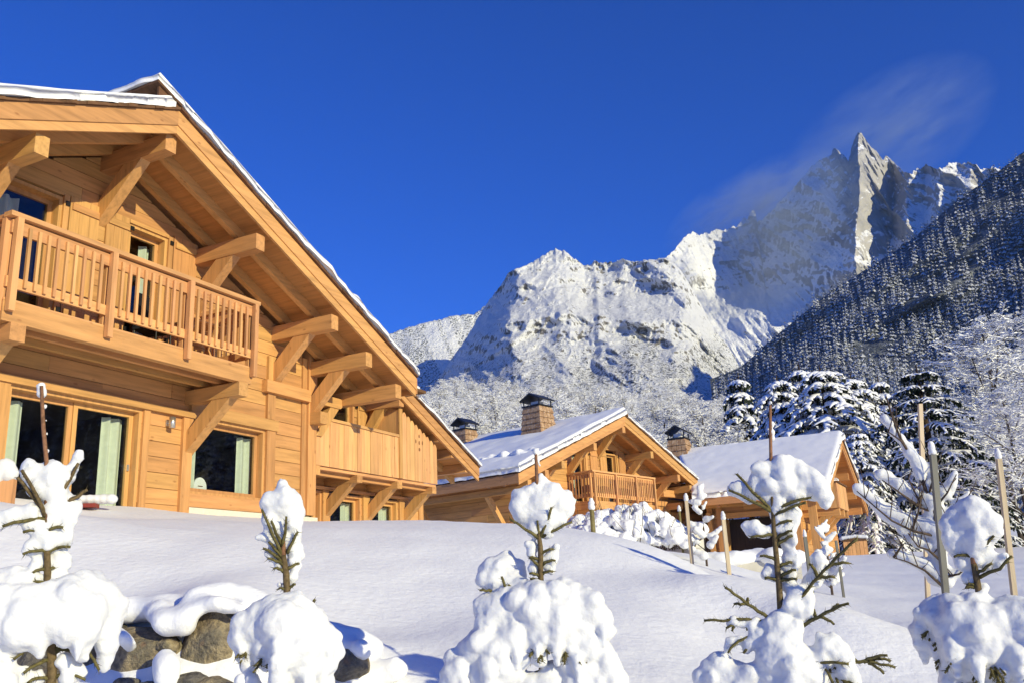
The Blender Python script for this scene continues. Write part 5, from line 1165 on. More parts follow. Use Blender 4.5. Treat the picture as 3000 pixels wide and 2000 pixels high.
# flower of dark discs laid on the boards, painting the shade of pierced holes
for px, pz, hh in ((18.13, 3.62, .05), (18.13, 3.78, .045), (18.13, 3.46, .045), (17.98, 3.64, .05), (18.27, 3.63, .05)):
    ring = [(x(px) + .024 * math.cos(k * math.pi / 5), pz + hh * math.sin(k * math.pi / 5)) for k in range(10)]
    H1.put(MB().prism_y(ring, -.0235, -.0165), 'hole_shade_disc', 'interior_wood')
# loggia floor and its brackets
H1.box('loggia_floor', 'larch_x', x(14.25), x(18.93), .035, .87, 2.63, 2.695)
H1.box('floor_joist', 'pine_x', x(14.25), x(18.9), .18, .28, 2.54, 2.628)
H1.box('beam_end', 'pine_y', x(14.245), x(14.42), -.03, .30, 2.50, 2.69)
for ax in (15.68, 17.2, 18.69):
    H1.box('bracket_arm', 'pine_y', x(ax), x(ax) + .19, -.01, .87, 2.535, 2.628)
    H1.box('bracket_arm', 'pine_y', x(ax) + .003, x(ax) + .187, -.008, .87, 2.47, 2.534)
    brace(H1, x(ax) + .01, .17, .30, 2.47, .87, 1.95, .23)
ylo = .87
wing_top = lambda q: 4.75 - .446 * (q - x(17.3)) - .40
OPW = [(x(14.3), x(15.60), 0, 2.36), (x(15.85), x(17.02), 0, 2.34), (x(17.33), x(18.50), 0, 2.34), (x(15.9), x(16.75), 2.9, 4.6)]
plank_wall(H1, x(14.25), x(19.60), 0.9, wing_top, OPW, .25, ylo, 'pine_x')
for a, b in ((15.60, 15.80), (17.05, 17.29), (18.53, 18.74)):
    H1.box('post', 'pine_z', x(a), x(b), ylo - .05, ylo, .9, 2.38)
for a, b in ((14.28, 15.95), (16.1, 17.42), (17.55, 18.9)):
    H1.box('lintel', 'larch_x', x(a), x(b), ylo - .11, ylo - .001, 2.385, 2.44)
H1.box('corner_post', 'pine_z', x(19.42), x(19.62), ylo - .03, ylo + .17, .9, 2.45)
for a, b in ((14.3, 15.60), (15.85, 17.02), (17.33, 18.50)):
    french_window(H1, x(a), x(b), .9, 2.36 if a < 15 else 2.34, ylo, .16, 1, 'r', cw=.32, room=1.8)
french_window(H1, x(15.9), x(16.75), 2.9, 4.6, ylo, .14, 1, None, room=1.2)
shutter(H1, x(16.85), x(17.24), 2.95, 4.55, ylo - .01, True)
# wing roof (runs parallel to the main one, a step higher and further back)
zw = lambda X: 4.75 - .446 * (X - 17.3)
WX0, WX1, WY = 15.95, 20.66, 11.33 - WALL0
def wstrip(hi, lo):
    return [(x(WX0), zw(WX0) - lo), (x(WX1), zw(WX1) - lo), (x(WX1), zw(WX1) - hi), (x(WX0), zw(WX0) - hi)]
H1.put(MB().prism_y(wstrip(0, .21), WY, WY + .04), 'bargeboard', 'pine_x')
H1.put(MB().prism_y(wstrip(.21, .34), WY + .02, WY + .07), 'bargeboard', 'pine_x')
H1.put(MB().prism_y(wstrip(.02, .18), WY + .071, 8.0), 'soffit', 'soffit')
H1.put(MB().prism_y(wstrip(.181, .335), WY + .75, WY + .86), 'rafter', 'pine_x')
m = MB()
for i in range(30):
    a, b = WX0 + (WX1 - WX0) * i / 30, WX0 + (WX1 - WX0) * (i + 1) / 30
    dz, dy = .02 * RND.random(), .03 + .03 * RND.random()
    m.prism_y([(x(a), zw(a) + .004), (x(b), zw(b) + .004), (x(b), zw(b) + .035 + dz), (x(a), zw(a) + .035 + dz)], WY - dy, 8.0)
o = H1.put(m, 'roof', 'larch_roof')
o['kind'] = 'stuff'
roof_snow(H1, 'roof_snow', x(WX0), x(WX1) + .05, WY - .06, 8.0, lambda q: zw(q + 8.95) + .065, .10, 12, .05, 70, 90, .09)
for X, zz in ((17.10, 4.34), (18.76, 3.725), (19.40, 3.40), (20.08, 3.10)):
    H1.box('purlin', 'pine_y', x(X), x(X) + .19, WY + .09, 7.5, zz, zz + .215)
brace(H1, x(17.115), .16, .42, 4.34, .87, 3.72, .22)
brace(H1, x(19.43), .16, .55, 3.40, .87, 2.95, .2)
H1.box('eave_beam', 'pine_y', x(19.62), x(19.8), ylo + .18, 7.5, 2.5, 2.75)
plank_wall(H1, .87, 7.5, 0.9, lambda q: 3.2, [], .25, x(19.44), 'pine_y', True, .15, None, 'y')
# furniture on the balcony
tb = empty('balcony_table', w1(10.62, 11.12, 3.886), YAW1)
for k in range(5):
    MB().box(-.30, .30, -.25 + k * .1 + .004, -.15 + k * .1 - .004, .70, .725).build('slat', 'larch_x', tb)
for q in (-.24, .24):
    MB().add([(q - .02, -.22, 0), (q + .02, -.22, 0), (q + .02, -.17, 0), (q - .02, -.17, 0), (q - .02, .17, .70), (q + .02, .17, .70), (q + .02, .22, .70), (q - .02, .22, .70)],
             [(0, 3, 2, 1), (4, 5, 6, 7), (0, 1, 5, 4), (1, 2, 6, 5), (2, 3, 7, 6), (3, 0, 4, 7)]).build('leg', 'larch_z', tb)
    MB().add([(q - .02, .17, 0), (q + .02, .17, 0), (q + .02, .22, 0), (q - .02, .22, 0), (q - .02, -.22, .699), (q + .02, -.22, .699), (q + .02, -.17, .699), (q - .02, -.17, .699)],
             [(0, 3, 2, 1), (4, 5, 6, 7), (0, 1, 5, 4), (1, 2, 6, 5), (2, 3, 7, 6), (3, 0, 4, 7)]).build('leg', 'larch_z', tb)
tag(tb, 'folding slatted wooden table behind the railing at the right end of the balcony', 'table')
ch = empty('balcony_chair', w1(9.80, 11.24, 3.886), YAW1 + .3)
m = MB()
m.box(-.24, .24, -.22, .22, .42, .46)
m.build('seat', 'black_chair', ch)
m = MB().prism_y([(-.24, .47), (.24, .47), (.24, .95), (.18, 1.04), (0, 1.07), (-.18, 1.04), (-.24, .95)], .16, .21)
m.build('backrest', 'black_chair', ch)
for a in (-.21, .21):
    for b in (-.19, .19):
        MB().tube([(a, b, 0), (a, b, .42)], .016, 8).build('leg', 'hinge', ch)
tag(ch, 'black chair with a rounded back behind the balusters in front of the balcony door', 'chair')

# ---- second chalet -------------------------------------------------------
YAW2 = math.radians(50.5)
r2 = chalet_root('chalet', 30.4, 20.8, .6, YAW2)
tag(r2, 'middle timber chalet with a small railed balcony and two shingled chimneys on its snowy roof', 'house')
H2 = House(r2)
x2 = lambda X: X - 30.4
s2, za2 = .405, 6.76
top2 = lambda q: za2 - s2 * abs(q) - .37
OPEN2 = [(x2(28.55), x2(29.45), 3.33, 5.4), (x2(30.95), x2(31.72), 3.33, 5.5)]
plank_wall(H2, x2(25.1), x2(35.7), .9, top2, OPEN2, .25)
french_window(H2, x2(28.55), x2(29.45), 3.33, 5.4, 0, .18, 1, 'l', cw=.5)
french_window(H2, x2(30.95), x2(31.72), 3.33, 5.5, 0, .18, 1, None)
shutter(H2, x2(29.78), x2(30.28), 3.4, 5.5, -.01, True)
shutter(H2, x2(30.47), x2(30.92), 3.4, 5.55, -.01, False)
shutter(H2, x2(31.86), x2(32.4), 3.4, 5.55, -.01, True)
H2.box('trim', 'pine_z', x2(29.46), x2(29.6), -.035, 0, 3.33, 5.45)
H2.box('trim', 'pine_z', x2(31.73), x2(31.82), -.035, 0, 3.33, 5.55)
balcony(H2, [-2.2, -.735, .71, 2.1], 3.29)
for bx in (-2.1, 1.85):
    H2.box('bracket_arm', 'pine_y', bx, bx + .21, -1.2, 0, 2.79, 3.015)
    brace(H2, bx + .012, .186, -.80, 2.79, 0, 2.1, .26)
H2.box('band_beam', 'pine_x', x2(25.1), x2(28.2), -.10, 0, 3.5, 3.75)
H2.box('band_beam', 'pine_x', x2(32.6), x2(35.7), -.10, 0, 3.5, 3.75)
for a in (25.1, 27.2, 34.6, 35.5):
    H2.box('post', 'pine_z', x2(a), x2(a) + .2, -.05, .0, .9, 3.5)
PUR2 = [0, 2.0, 4.04, -2.1, -4.2, -5.2, -6.2, 5.0]
gable_roof(H2, za2, s2, -6.85, 5.5, -1.42, 10.2, PUR2, .0, .30, .13, (0, 2.0, 4.04, -2.1, -4.2, -5.2), 23, False, purl_len=1.34)
# gabled hood at the apex
H2.put(MB().prism_y([(-.02, za2 + .05), (.16, za2 - .03), (.16, za2 + .09), (.05, za2 + .2)], -1.5, -1.3), 'ridge_board', 'larch_roof')
# a drift lying along the snow guard near the eave
snow_lumps('eave_drift', [(-5.3 + .1 * math.sin(i * 1.7), -1.0 + i * .24, za2 - s2 * 5.3 + .30 - .6 + .05 * math.sin(i * 2.3), .17 + .05 * abs(math.sin(i * 1.3))) for i in range(40)], .05, r2, 'snow', .8, .03, .2)
# left side wall, in the shade of its eave
plank_wall(H2, .2, 10.2, .9, lambda q: 4.1, [], .25, x2(25.1), 'pine_y', True, .15, None, 'y')
H2.box('eave_beam', 'pine_y', x2(24.05), x2(24.25), -1.3, 10, 3.42, 3.64)
for q in (.5, 4.0):
    m = MB().prism_y([(x2(25.08), 2.45), (x2(25.08), 2.15), (x2(24.1), 3.41), (x2(24.3), 3.41)], q, q + .18)
    H2.put(m, 'brace', 'pine_z')
# lower right wing joining the garage house: wall, beams, posts
plank_wall(H2, x2(35.7), x2(40.5), .6, lambda q: 3.9, [(x2(37.6), x2(38.6), 0, 2.6)], .25, .35, 'pine_x')
H2.box('tie_beam', 'pine_x', x2(34.4), x2(37.4), -.55, -.35, 3.85, 4.15)
H2.box('tie_beam', 'pine_x', x2(36.0), x2(40.5), .1, .34, 3.05, 3.3)
H2.box('beam_end', 'pine_y', x2(35.35), x2(35.6), -.75, .34, 3.35, 3.62)
H2.put(MB().prism_y([(x2(35.2), 4.35), (x2(40.5), 4.1), (x2(40.5), 4.2), (x2(35.2), 4.45)], -.9, 6), 'porch_roof', 'larch_roof')
roof_snow(H2, 'roof_snow', x2(35.6), x2(40.4), -.95, 6, lambda q: 4.46 - .047 * (q - x2(35.2)), .16, 41, .06, 30, 40, .1)
# chimneys
def chimney(H, cx, cy, z0, z1, w0, w1_, label=None, courses=8, capw=1.15):
    ch = H.put(MB().box(cx - w1_ * .42, cx + w1_ * .42, cy - w1_ * .42, cy + w1_ * .42, z0, z1), 'chimney', 'chimney')
    for k in range(courses):
        t0, t1 = k / courses, (k + 1) / courses
        a0, a1 = (w0 + (w1_ - w0) * t0) / 2 + .055, (w0 + (w1_ - w0) * t1) / 2 + .012
        zz0, zz1 = z0 + (z1 - z0) * t0, z0 + (z1 - z0) * t1 + .01
        for sx, sy, ln in ((1, 0, 0), (-1, 0, 0), (0, 1, 0), (0, -1, 0)):
            ns = 4
            for j in range(ns):
                q0, q1 = -1 + 2 * j / ns + .02, -1 + 2 * (j + 1) / ns - .02
                m = MB()
                d = .03
                if sx:
                    m.add([(cx + sx * a0, cy + q0 * a0, zz0), (cx + sx * a0, cy + q1 * a0, zz0), (cx + sx * a1, cy + q1 * a1, zz1), (cx + sx * a1, cy + q0 * a1, zz1),
                           (cx + sx * (a0 - d), cy + q0 * a0, zz0), (cx + sx * (a0 - d), cy + q1 * a0, zz0), (cx + sx * (a1 - d), cy + q1 * a1, zz1), (cx + sx * (a1 - d), cy + q0 * a1, zz1)],
                          [(0, 1, 2, 3), (7, 6, 5, 4), (0, 4, 5, 1), (1, 5, 6, 2), (2, 6, 7, 3), (3, 7, 4, 0)])
                else:
                    m.add([(cx + q0 * a0, cy + sy * a0, zz0), (cx + q1 * a0, cy + sy * a0, zz0), (cx + q1 * a1, cy + sy * a1, zz1), (cx + q0 * a1, cy + sy * a1, zz1),
                           (cx + q0 * a0, cy + sy * (a0 - d), zz0), (cx + q1 * a0, cy + sy * (a0 - d), zz0), (cx + q1 * a1, cy + sy * (a1 - d), zz1), (cx + q0 * a1, cy + sy * (a1 - d), zz1)],
                          [(0, 1, 2, 3), (7, 6, 5, 4), (0, 4, 5, 1), (1, 5, 6, 2), (2, 6, 7, 3), (3, 7, 4, 0)])
                H.put(m, 'shingle', 'chimney', ch)
    c = w1_ * capw / 2
    m = MB().box(cx - c, cx + c, cy - c, cy + c, z1 + .02, z1 + .08)
    for a in (-1, 1):
        for b in (-1, 1):
            m.box(cx + a * c * .85 - .02, cx + a * c * .85 + .02, cy + b * c * .85 - .02, cy + b * c * .85 + .02, z1 + .08, z1 + .30)
    H.put(m, 'flue_frame', 'black_metal', ch)
    rr = c * 1.12
    m = MB()
    m.prism_x([(cy - rr, z1 + .26), (cy, z1 + .52), (cy + rr, z1 + .26), (cy + rr, z1 + .32), (cy, z1 + .59), (cy - rr, z1 + .32)], cx - rr, cx + rr)
    H.put(m, 'chimney_cap', 'black_metal', ch)
    H.put(MB().box(cx - c * .4, cx + c * .4, cy - c * .4, cy + c * .4, z1 + .08, z1 + .26), 'flue_pipe', 'white', ch)
    return ch
chimney(H2, x2(29.0), 1.9, 5.6, 7.45, 1.12, .82)
chimney(H2, x2(29.6), 6.6, 6.1, 7.25, .85, .72, courses=5)

# ---- third chalet, with the garage ---------------------------------------
YAW3 = math.radians(63.0)
r3 = chalet_root('chalet', 44.57, 7.06, .625, YAW3)
tag(r3, 'low timber chalet on the right, long snowy roof slope above a dark garage opening', 'house')
H3 = House(r3)
H3.k = 1.25                                    # drawn at 4/5 of its real size
x3 = lambda X: X - 35.66
za3, s3 = 5.12, .447
z3 = lambda q: za3 - s3 * abs(q)
YB3 = 5.2
yend = lambda q: 3.3 + (YB3 - 3.3) * min(1, max(0, 1 + q / 5.0)) if q < 0 else YB3
EL = x3(30.66)
for sg, xe in ((-1, EL), (1, 5.0)):
    a, b = (xe, 0) if sg < 0 else (0, xe)
    def strip3(hi, lo):
        return [(a, z3(a) - lo), (b, z3(b) - lo), (b, z3(b) - hi), (a, z3(a) - hi)]
    H3.put(MB().prism_y(strip3(0, .24), -1.2, -1.16), 'bargeboard', 'pine_x')
    H3.put(MB().prism_y(strip3(.24, .36), -1.18, -1.13), 'bargeboard', 'pine_x')
    H3.put(MB().prism_y(strip3(.02, .18), -1.129, 3.2), 'soffit', 'soffit')
    H3.put(MB().prism_y([(a, z3(a) + .004), (b, z3(b) + .004), (b, z3(b) + .05), (a, z3(a) + .05)], -1.24, 3.25), 'roof', 'larch_roof')
    roof_snow(H3, 'roof_snow', 0, xe + sg * .06, -1.26, yend, lambda q: z3(q) + .055, .27, 51 + sg, .10, 90, 100, .16, 0.0, .12)
    H3.box('eave_board', 'larch_y', min(xe, xe + sg * .04), max(xe, xe + sg * .04), -1.2, 3.25, z3(xe) - .22, z3(xe) + .03)
for px in (-4.0, -2.0, 0, 1.6, 3.0, 4.2):
    H3.box('purlin', 'pine_y', px - .1, px + .1, -1.05, 1.0, z3(px) - .67, z3(px) - .40)
for q in (.6, 1.5, 2.4):
    m = MB().prism_y([(EL + .06, z3(EL + .06) - .34), (EL + 1.3, z3(EL + 1.3) - .34), (EL + 1.3, z3(EL + 1.3) - .2), (EL + .06, z3(EL + .06) - .2)], q, q + .1)
    H3.put(m, 'rafter', 'pine_x')
H3.box('eave_beam', 'pine_y', EL + .62, EL + .82, -1.1, 3.2, z3(EL + .8) - .62, z3(EL + .8) - .35)
# gable wall and eave wall
plank_wall(H3, EL + 1.0, 4.0, .5, lambda q: z3(q) - .36, [], .25, 0.0, 'pine_x')
GY0, GY1 = .35, 2.55
plank_wall(H3, .15, 3.1, .5, lambda q: z3(EL + 1.0) - .36, [(GY0, GY1, 0, 2.25)], .25, EL + 1.0, 'pine_y', True, .15, None, 'y')
H3.box('lintel', 'pine_y', EL + .90, EL + 1.0, GY0 - .3, GY1 + .35, 2.25, 2.42)
H3.box('garage_door', 'dark_panel', EL + 1.7, EL + 1.76, GY0, GY1, .4, 2.25)
H3.box('reveal', 'pine_z', EL + 1.16, EL + 1.7, GY1, GY1 + .08, .4, 2.25)
H3.box('reveal', 'pine_z', EL + 1.16, EL + 1.7, GY0 - .08, GY0, .4, 2.25)
for q, w_, o_ in ((GY0 - .42, .36, .12), (GY0 - .95, .26, .02), (GY1 + .02, .2, .02), (2.9, .18, .04)):
    H3.box('post', 'pine_z', EL + 1.0 - o_ - .12, EL + 1.0, q, q + w_, .5, 2.75)
for q in (2.92,):
    m = MB().prism_y([(EL + .98, 1.75), (EL + .98, 1.45), (EL + .62, 2.46), (EL + .82, 2.46)], q, q + .14)
    H3.put(m, 'brace', 'pine_z')
# boarded balcony box at the gable
bx0, bx1 = x3(32.35), x3(34.6)
for i in range(12):
    a, b = bx0 + (bx1 - bx0) * i / 12, bx0 + (bx1 - bx0) * (i + 1) / 12
    H3.put(MB().box(a + .003, b - .003, -1.23 + .004 * (i % 2), -1.17, 2.37, 3.22), 'cladding_board', 'clad')
for i in range(5):
    a, b = -1.165 + 1.16 * i / 5, -1.165 + 1.16 * (i + 1) / 5
    H3.put(MB().box(bx0 + .004 * (i % 2), bx0 + .05, a + .003, b - .003, 2.37, 3.22), 'cladding_board', 'clad')
H3.box('parapet_rail', 'larch_roof', bx0 - .05, bx1 + .05, -1.28, -1.08, 3.222, 3.27)
H3.box('parapet_rail', 'larch_roof', bx0 - .05, bx0 + .12, -1.079, -.02, 3.222, 3.27)
H3.box('balcony_floor', 'larch_x', bx0 + .051, bx1, -1.16, 0, 2.36, 2.42)
roof_snow(H3, 'parapet_snow', bx0 - .06, bx0 + .13, -1.29, -.02, lambda q: 3.272, .10, 61, .03, 12, 30, .05)
for ax in (bx0 + .1, bx0 + 1.1, bx1 - .3):
    H3.box('bracket_arm', 'pine_y', ax, ax + .2, -1.2, 0, 2.13, 2.355)
    brace(H3, ax + .01, .18, -.75, 2.13, 0, 1.4, .24)
chimney(H3, -.3, 5.0, 4.6, 5.75, .85, .66, courses=5)
chimney(H3, 1.5, 1.9, 4.3, 4.62, .9, .8, courses=2)
# snow-topped cream retaining walls in front of the garage
def low_wall(name, p0, p1, z0, z1, th, label, snow_h):
    p0, p1 = Vector(p0), Vector(p1)
    d = p1 - p0
    rz = math.atan2(d.y, d.x)
    e = empty(name, (p0.x, p0.y, z0), rz)
    L = d.length
    n_ = 3
    for k in range(n_):
        a, b = z1 * 0 + (z1 - z0) * k / n_, (z1 - z0) * (k + 1) / n_
        MB().box(0, L, 0, th, a + (.006 if k else 0), b).build('course', 'concrete', e)
    balls = []
    q = 0
    while q < L:
        balls.append((q, th * .5 + RND.uniform(-.1, .15), z1 - z0 + snow_h * RND.uniform(.2, .45), snow_h * RND.uniform(.65, 1.05)))
        q += snow_h * .5
    snow_lumps('wall_snow', balls, .05, e, 'snow', .8, .03, .15)
    tag(e, label, 'wall')

# ------------------------------------------------------------------ frosted broadleaf trees
def frost_tree_meshes(seed, spread=1.0, levels=5, droop=0.25, twigs=1.0):
    """unit-high bare tree: tapered trunk and limbs, then rime-covered twigs"""
    rs = random.Random(seed)
    trunk, twig = MB(), MB()
    def grow(p, d, L, r, lev):
        n = {0: 8, 1: 4, 2: 3}.get(lev, 2)
        pts, rad = [p.copy()], [r]
        q, dd = p.copy(), d.copy()
        for i in range(n):
            j = .07 if lev == 0 else .2
            dd = (dd + Vector((rs.uniform(-j, j), rs.uniform(-j, j), rs.uniform(-.08, .14) - (droop * .3 if lev >= 3 else 0)))).normalized()
            q = q + dd * L / n
            pts.append(q.copy())
            rad.append(r * (1 - (.75 if lev == 0 else .5) * (i + 1) / n))
        if lev <= 1:
            trunk.tube(pts, rad, 6 if lev == 0 else 4, False)
        else:
            # rime: flat ribbons, each turned its own way
            for a, b, w in zip(pts[:-1], pts[1:], rad):
                t = (b - a).normalized()
                u = t.cross(Vector((rs.uniform(-1, 1), rs.uniform(-1, 1), rs.uniform(-.3, .3))))
                if u.length < 1e-4:
                    continue
                u = u.normalized() * w * 1.7
                twig.add([a - u, a + u, b + u * .7, b - u * .7], [(0, 1, 2, 3)])
        if lev >= levels:
            return
        kids = {0: 15, 1: 8, 2: 6, 3: 3, 4: 2}[lev]
        for k in range(kids):
            f = rs.uniform(.16, .98) if lev == 0 else rs.uniform(.25, 1.0)
            i = min(int(f * n), n - 1)
            base = pts[i].lerp(pts[i + 1], f * n - i)
            side = Vector((rs.uniform(-1, 1), rs.uniform(-1, 1), 0)).normalized()
            up = {0: .25, 1: .3, 2: .1, 3: .0, 4: -.1}[lev]
            nd = (dd * .5 + side * spread * .8 + Vector((0, 0, up))).normalized()
            LL = .40 * (1.12 - .82 * f) * rs.uniform(.75, 1.15) if lev == 0 else L * rs.uniform(.38, .58)
            grow(base, nd, LL, max(rad[i] * .5, .0011), lev + 1)
    grow(Vector((0, 0, -.03)), Vector((0, 0, 1)), .90, .013, 0)
    return trunk.mesh('trunk', 'frost_trunk'), twig.mesh('crown', 'frost_twig')
FT = [frost_tree_meshes(s, sp, 5, dr, tw) for s, sp, dr, tw in ((1, .8, .5, 1.0), (2, 1.0, .3, 1.0), (3, .65, .6, 1.0), (4, .9, .2, 1.0), (5, .75, .4, 1.0))]
def frost_tree(k, loc, h, rz, label, group=None, wide=1.0):
    t = empty('frosted_tree', loc, rz)
    t.scale = (h * wide, h * wide, h)
    link('trunk', FT[k][0], t)
    link('crown', FT[k][1], t)
    return tag(t, label, 'tree', group)
rs = random.Random(21)
def polar(a, d):
    return d * math.sin(math.radians(a)), d * math.cos(math.radians(a))
# the wood on the low hillside behind the chalets
cnt = 0
for d0, a0, a1, step, hh in ((80, -5, 14, 1.35, 11), (100, -6, 15, 1.15, 12), (125, -7, 16, 1.0, 12.5), (155, -8, 17, .95, 13), (195, -8, 18, .85, 13.5), (245, -8, 19, .8, 14), (310, -9, 20, .75, 14.5), (372, -9, 20, .7, 15)):
    a = a0
    while a < a1:
        aa = a + rs.uniform(-.3, .3) * step
        d = d0 * rs.uniform(.9, 1.1)
        px, py = polar(aa, d)
        pz = float(hill_z(np.array([d]), np.array([aa]))[0])
        frost_tree(rs.randrange(5), (px, py, pz - .2), hh * rs.uniform(.75, 1.2), rs.uniform(0, 6.28),
                   'white rime covered broadleaf tree in the frosted wood behind the chalet roofs', 'frosted trees behind the chalets', rs.uniform(1.0, 1.35))
        a += step * rs.uniform(.8, 1.2)
# nearer frosted trees at the right edge
for k, (a, d, h, lab) in enumerate(((28.3, 75, 19.5, 'tall frosted tree at the right edge, crown against the dark slope'),
                                    (30.2, 66, 15.0, 'frosted tree cut by the right edge of the picture'),
                                    (27.3, 90, 19.0, 'frosted tree behind the tall one, left part of the right hand group'),
                                    (29.4, 95, 22.0, 'frosted tree at the back of the right hand group'),
                                    (25.9, 82, 13.0, 'frosted tree half hidden behind the tiered dark spruce'),
                                    (28.9, 52, 9.0, 'low frosted tree on the snow field behind the right hand stake'),
                                    (31.5, 80, 17.0, 'frosted tree just outside the right edge'))):
    px, py = polar(a, d)
    frost_tree((k * 2 + 1) % 5, (px, py, 1.0), h, k * 1.3, lab, None, 1.1)

# ------------------------------------------------------------------ big snow-laden spruces
def big_spruce(h, r, whorls, seed, per=6, snowy=1.0, droop=.75, shape=.6, leafy=1.0):
    """trunk; boughs that arch out and hang; each bough and side spray carries a strip of snow over dark needles"""
    rs = random.Random(seed)
    tr, fo, sn = MB(), MB(), MB()
    tr.tube([(0, 0, -.5), (0, 0, h * .5), (0, 0, h)], [.022 * h, .013 * h, .002 * h], 8)
    def strip(P, w0, w1, segs, m=5):
        n = len(P) - 1
        b0 = len(sn.v)
        for k in range(segs + 1):
            s_ = k / segs * n
            i = min(int(s_), n - 1)
            p = P[i].lerp(P[i + 1], s_ - i)
            t = (P[i + 1] - P[i])
            sd = t.cross(Vector((0, 0, 1)))
            sd = sd.normalized() if sd.length > 1e-4 else Vector((1, 0, 0))
            w = (w0 + (w1 - w0) * k / segs) * rs.uniform(.6, 1.25) * (.35 if k in (0, segs) else 1)
            for j in range(m):
                a = math.pi * (-.14 + 1.28 * j / (m - 1))
                sn.v.append(tuple(p + sd * math.cos(a) * w + Vector((0, 0, .015 + math.sin(a) * w * .95 - .1 * w))))
        for k in range(segs):
            for j in range(m - 1):
                q = b0 + k * m + j
                sn.f.append((q, q + m, q + m + 1, q + 1))
    def hang(p, d, ln, w):
        q = d * w
        e = p + Vector((rs.uniform(-.08, .08), rs.uniform(-.08, .08), -ln))
        fo.add([p - q, p + q, e + q * .35, e - q * .35], [(0, 1, 2, 3)])
    for wv in range(whorls):
        t = (wv + .5) / whorls
        z = h * (.08 + .90 * t)
        R = r * (1 - t) ** shape * rs.uniform(.85, 1.1) + .35
        a0 = rs.uniform(0, 6.28)
        for b in range(per):
            a = a0 + 6.283 * b / per + rs.uniform(-.25, .25)
            L = R * rs.uniform(.7, 1.12)
            ca, sa = math.cos(a), math.sin(a)
            n = 7
            lift = rs.uniform(.10, .30) + .15 * t
            dr = droop * rs.uniform(.75, 1.2)
            P = [Vector((ca * L * (s - .16 * s ** 3), sa * L * (s - .16 * s ** 3), z + L * (lift * s - dr * s ** 2.3))) for s in (i / n for i in range(n + 1))]
            strip(P[1:], (.05 + .032 * L) * snowy, .05 * snowy, 9)
            dv = Vector((ca, sa, 0))
            side = Vector((-sa, ca, 0))
            for k in range(int((5 + 4.5 * L) * leafy)):
                s_ = rs.uniform(.1, 1) * n
                i = min(int(s_), n - 1)
                p = P[i].lerp(P[i + 1], s_ - i)
                hang(p - Vector((0, 0, .02)), dv.lerp(side, rs.random()).normalized(), rs.uniform(.18, .50), rs.uniform(.05, .11))
            ks = int(4 + 2.6 * L)
            for k in range(ks):
                s_ = (.18 + .8 * (k + rs.random()) / ks) * n
                i = min(int(s_), n - 1)
                p = P[i].lerp(P[i + 1], s_ - i)
                sg = 1 if k % 2 else -1
                l2 = (.22 + .30 * L * (1 - s_ / n * .75)) * rs.uniform(.6, 1.1)
                d2 = (side * sg * rs.uniform(.6, 1) + dv * rs.uniform(.35, .8)).normalized()
                q = [p + d2 * l2 * u + Vector((0, 0, l2 * (.08 * u - rs.uniform(.5, .95) * u * u))) for u in (0, .35, .7, 1.0)]
                if rs.random() < .86 * min(1, snowy + .1):
                    strip(q, rs.uniform(.05, .085) * snowy, .025 * snowy, 4)
                for g in range(int(4 * leafy + .5)):
                    u = rs.uniform(.1, 1) * 3
                    j = min(int(u), 2)
                    hang(q[j].lerp(q[j + 1], u - j) - Vector((0, 0, .02)), Vector((rs.uniform(-1, 1), rs.uniform(-1, 1), 0)).normalized(), rs.uniform(.15, .42), rs.uniform(.04, .09))
    return tr.mesh('trunk', 'spruce_bark', True), fo.mesh('needles', 'spruce_needles'), sn.mesh('snow_load', 'snow', True)
def spruce(meshes, a, d, z, rz, label, sc=1.0, wide=1.3):
    px, py = polar(a, d)
    t = empty('snowy_spruce', (px, py, z), rz)
    t.scale = (sc * wide, sc * wide, sc)
    for n, me in zip(('trunk', 'needles', 'snow_load'), meshes):
        link(n, me, t)
    return tag(t, label, 'tree')
SPA = big_spruce(15.5, 4.6, 15, 3, 8, 2.5, 1.05, .50, .55)
SPB = big_spruce(13.5, 4.0, 13, 8, 6, 1.2, .72, .62)
SPC = big_spruce(12.0, 2.8, 14, 12, 6, 2.2, .95, .75, .6)
def spruce_top(meshes, h0, a, d, el, rz, label, wide=1.3):
    top = d * math.tan(math.radians(el))
    spruce(meshes, a, d, .7, rz, label, (top - .7) / h0, wide)
spruce_top(SPA, 15.5, 19.2, 60, 12.6, .4, 'broad snow laden spruce right behind the garage roof, boughs hanging heavily', 1.65)
spruce_top(SPA, 15.5, 16.6, 68, 12.3, 2.2, 'snow laden spruce behind the ridge of the low chalet, left of the broad one')
spruce_top(SPC, 12.0, 14.3, 92, 12.7, 1.0, 'narrow snowy spruce at the left end of the evergreens above the long roof')
spruce_top(SPB, 13.5, 24.6, 56, 11.9, .2, 'dark spruce with arched boughs in tiers, each edged with snow, on the right', 1.7)
spruce_top(SPC, 12.0, 22.4, 72, 11.6, 3.0, 'slim snowy spruce between the broad one and the tiered one')
spruce_top(SPA, 15.5, 20.8, 53, 8.6, 4.0, 'low broad snowy spruce close behind the little board shed')
spruce_top(SPB, 13.5, 26.6, 70, 8.0, 4.4, 'dark spruce half behind the tiered one, near the right edge')
spruce_top(SPA, 15.5, 20.9, 68, 11.9, 5.2, 'snow laden spruce right of the broad one, its boughs merging with its neighbours', 1.4)
spruce_top(SPA, 15.5, 18.0, 66, 11.2, 1.4, 'snow laden spruce filling the gap above the long snowy roof slope', 1.5)
spruce_top(SPC, 12.0, 18.0, 84, 12.9, 5.0, 'tall slim snowy spruce rising behind the broad one')

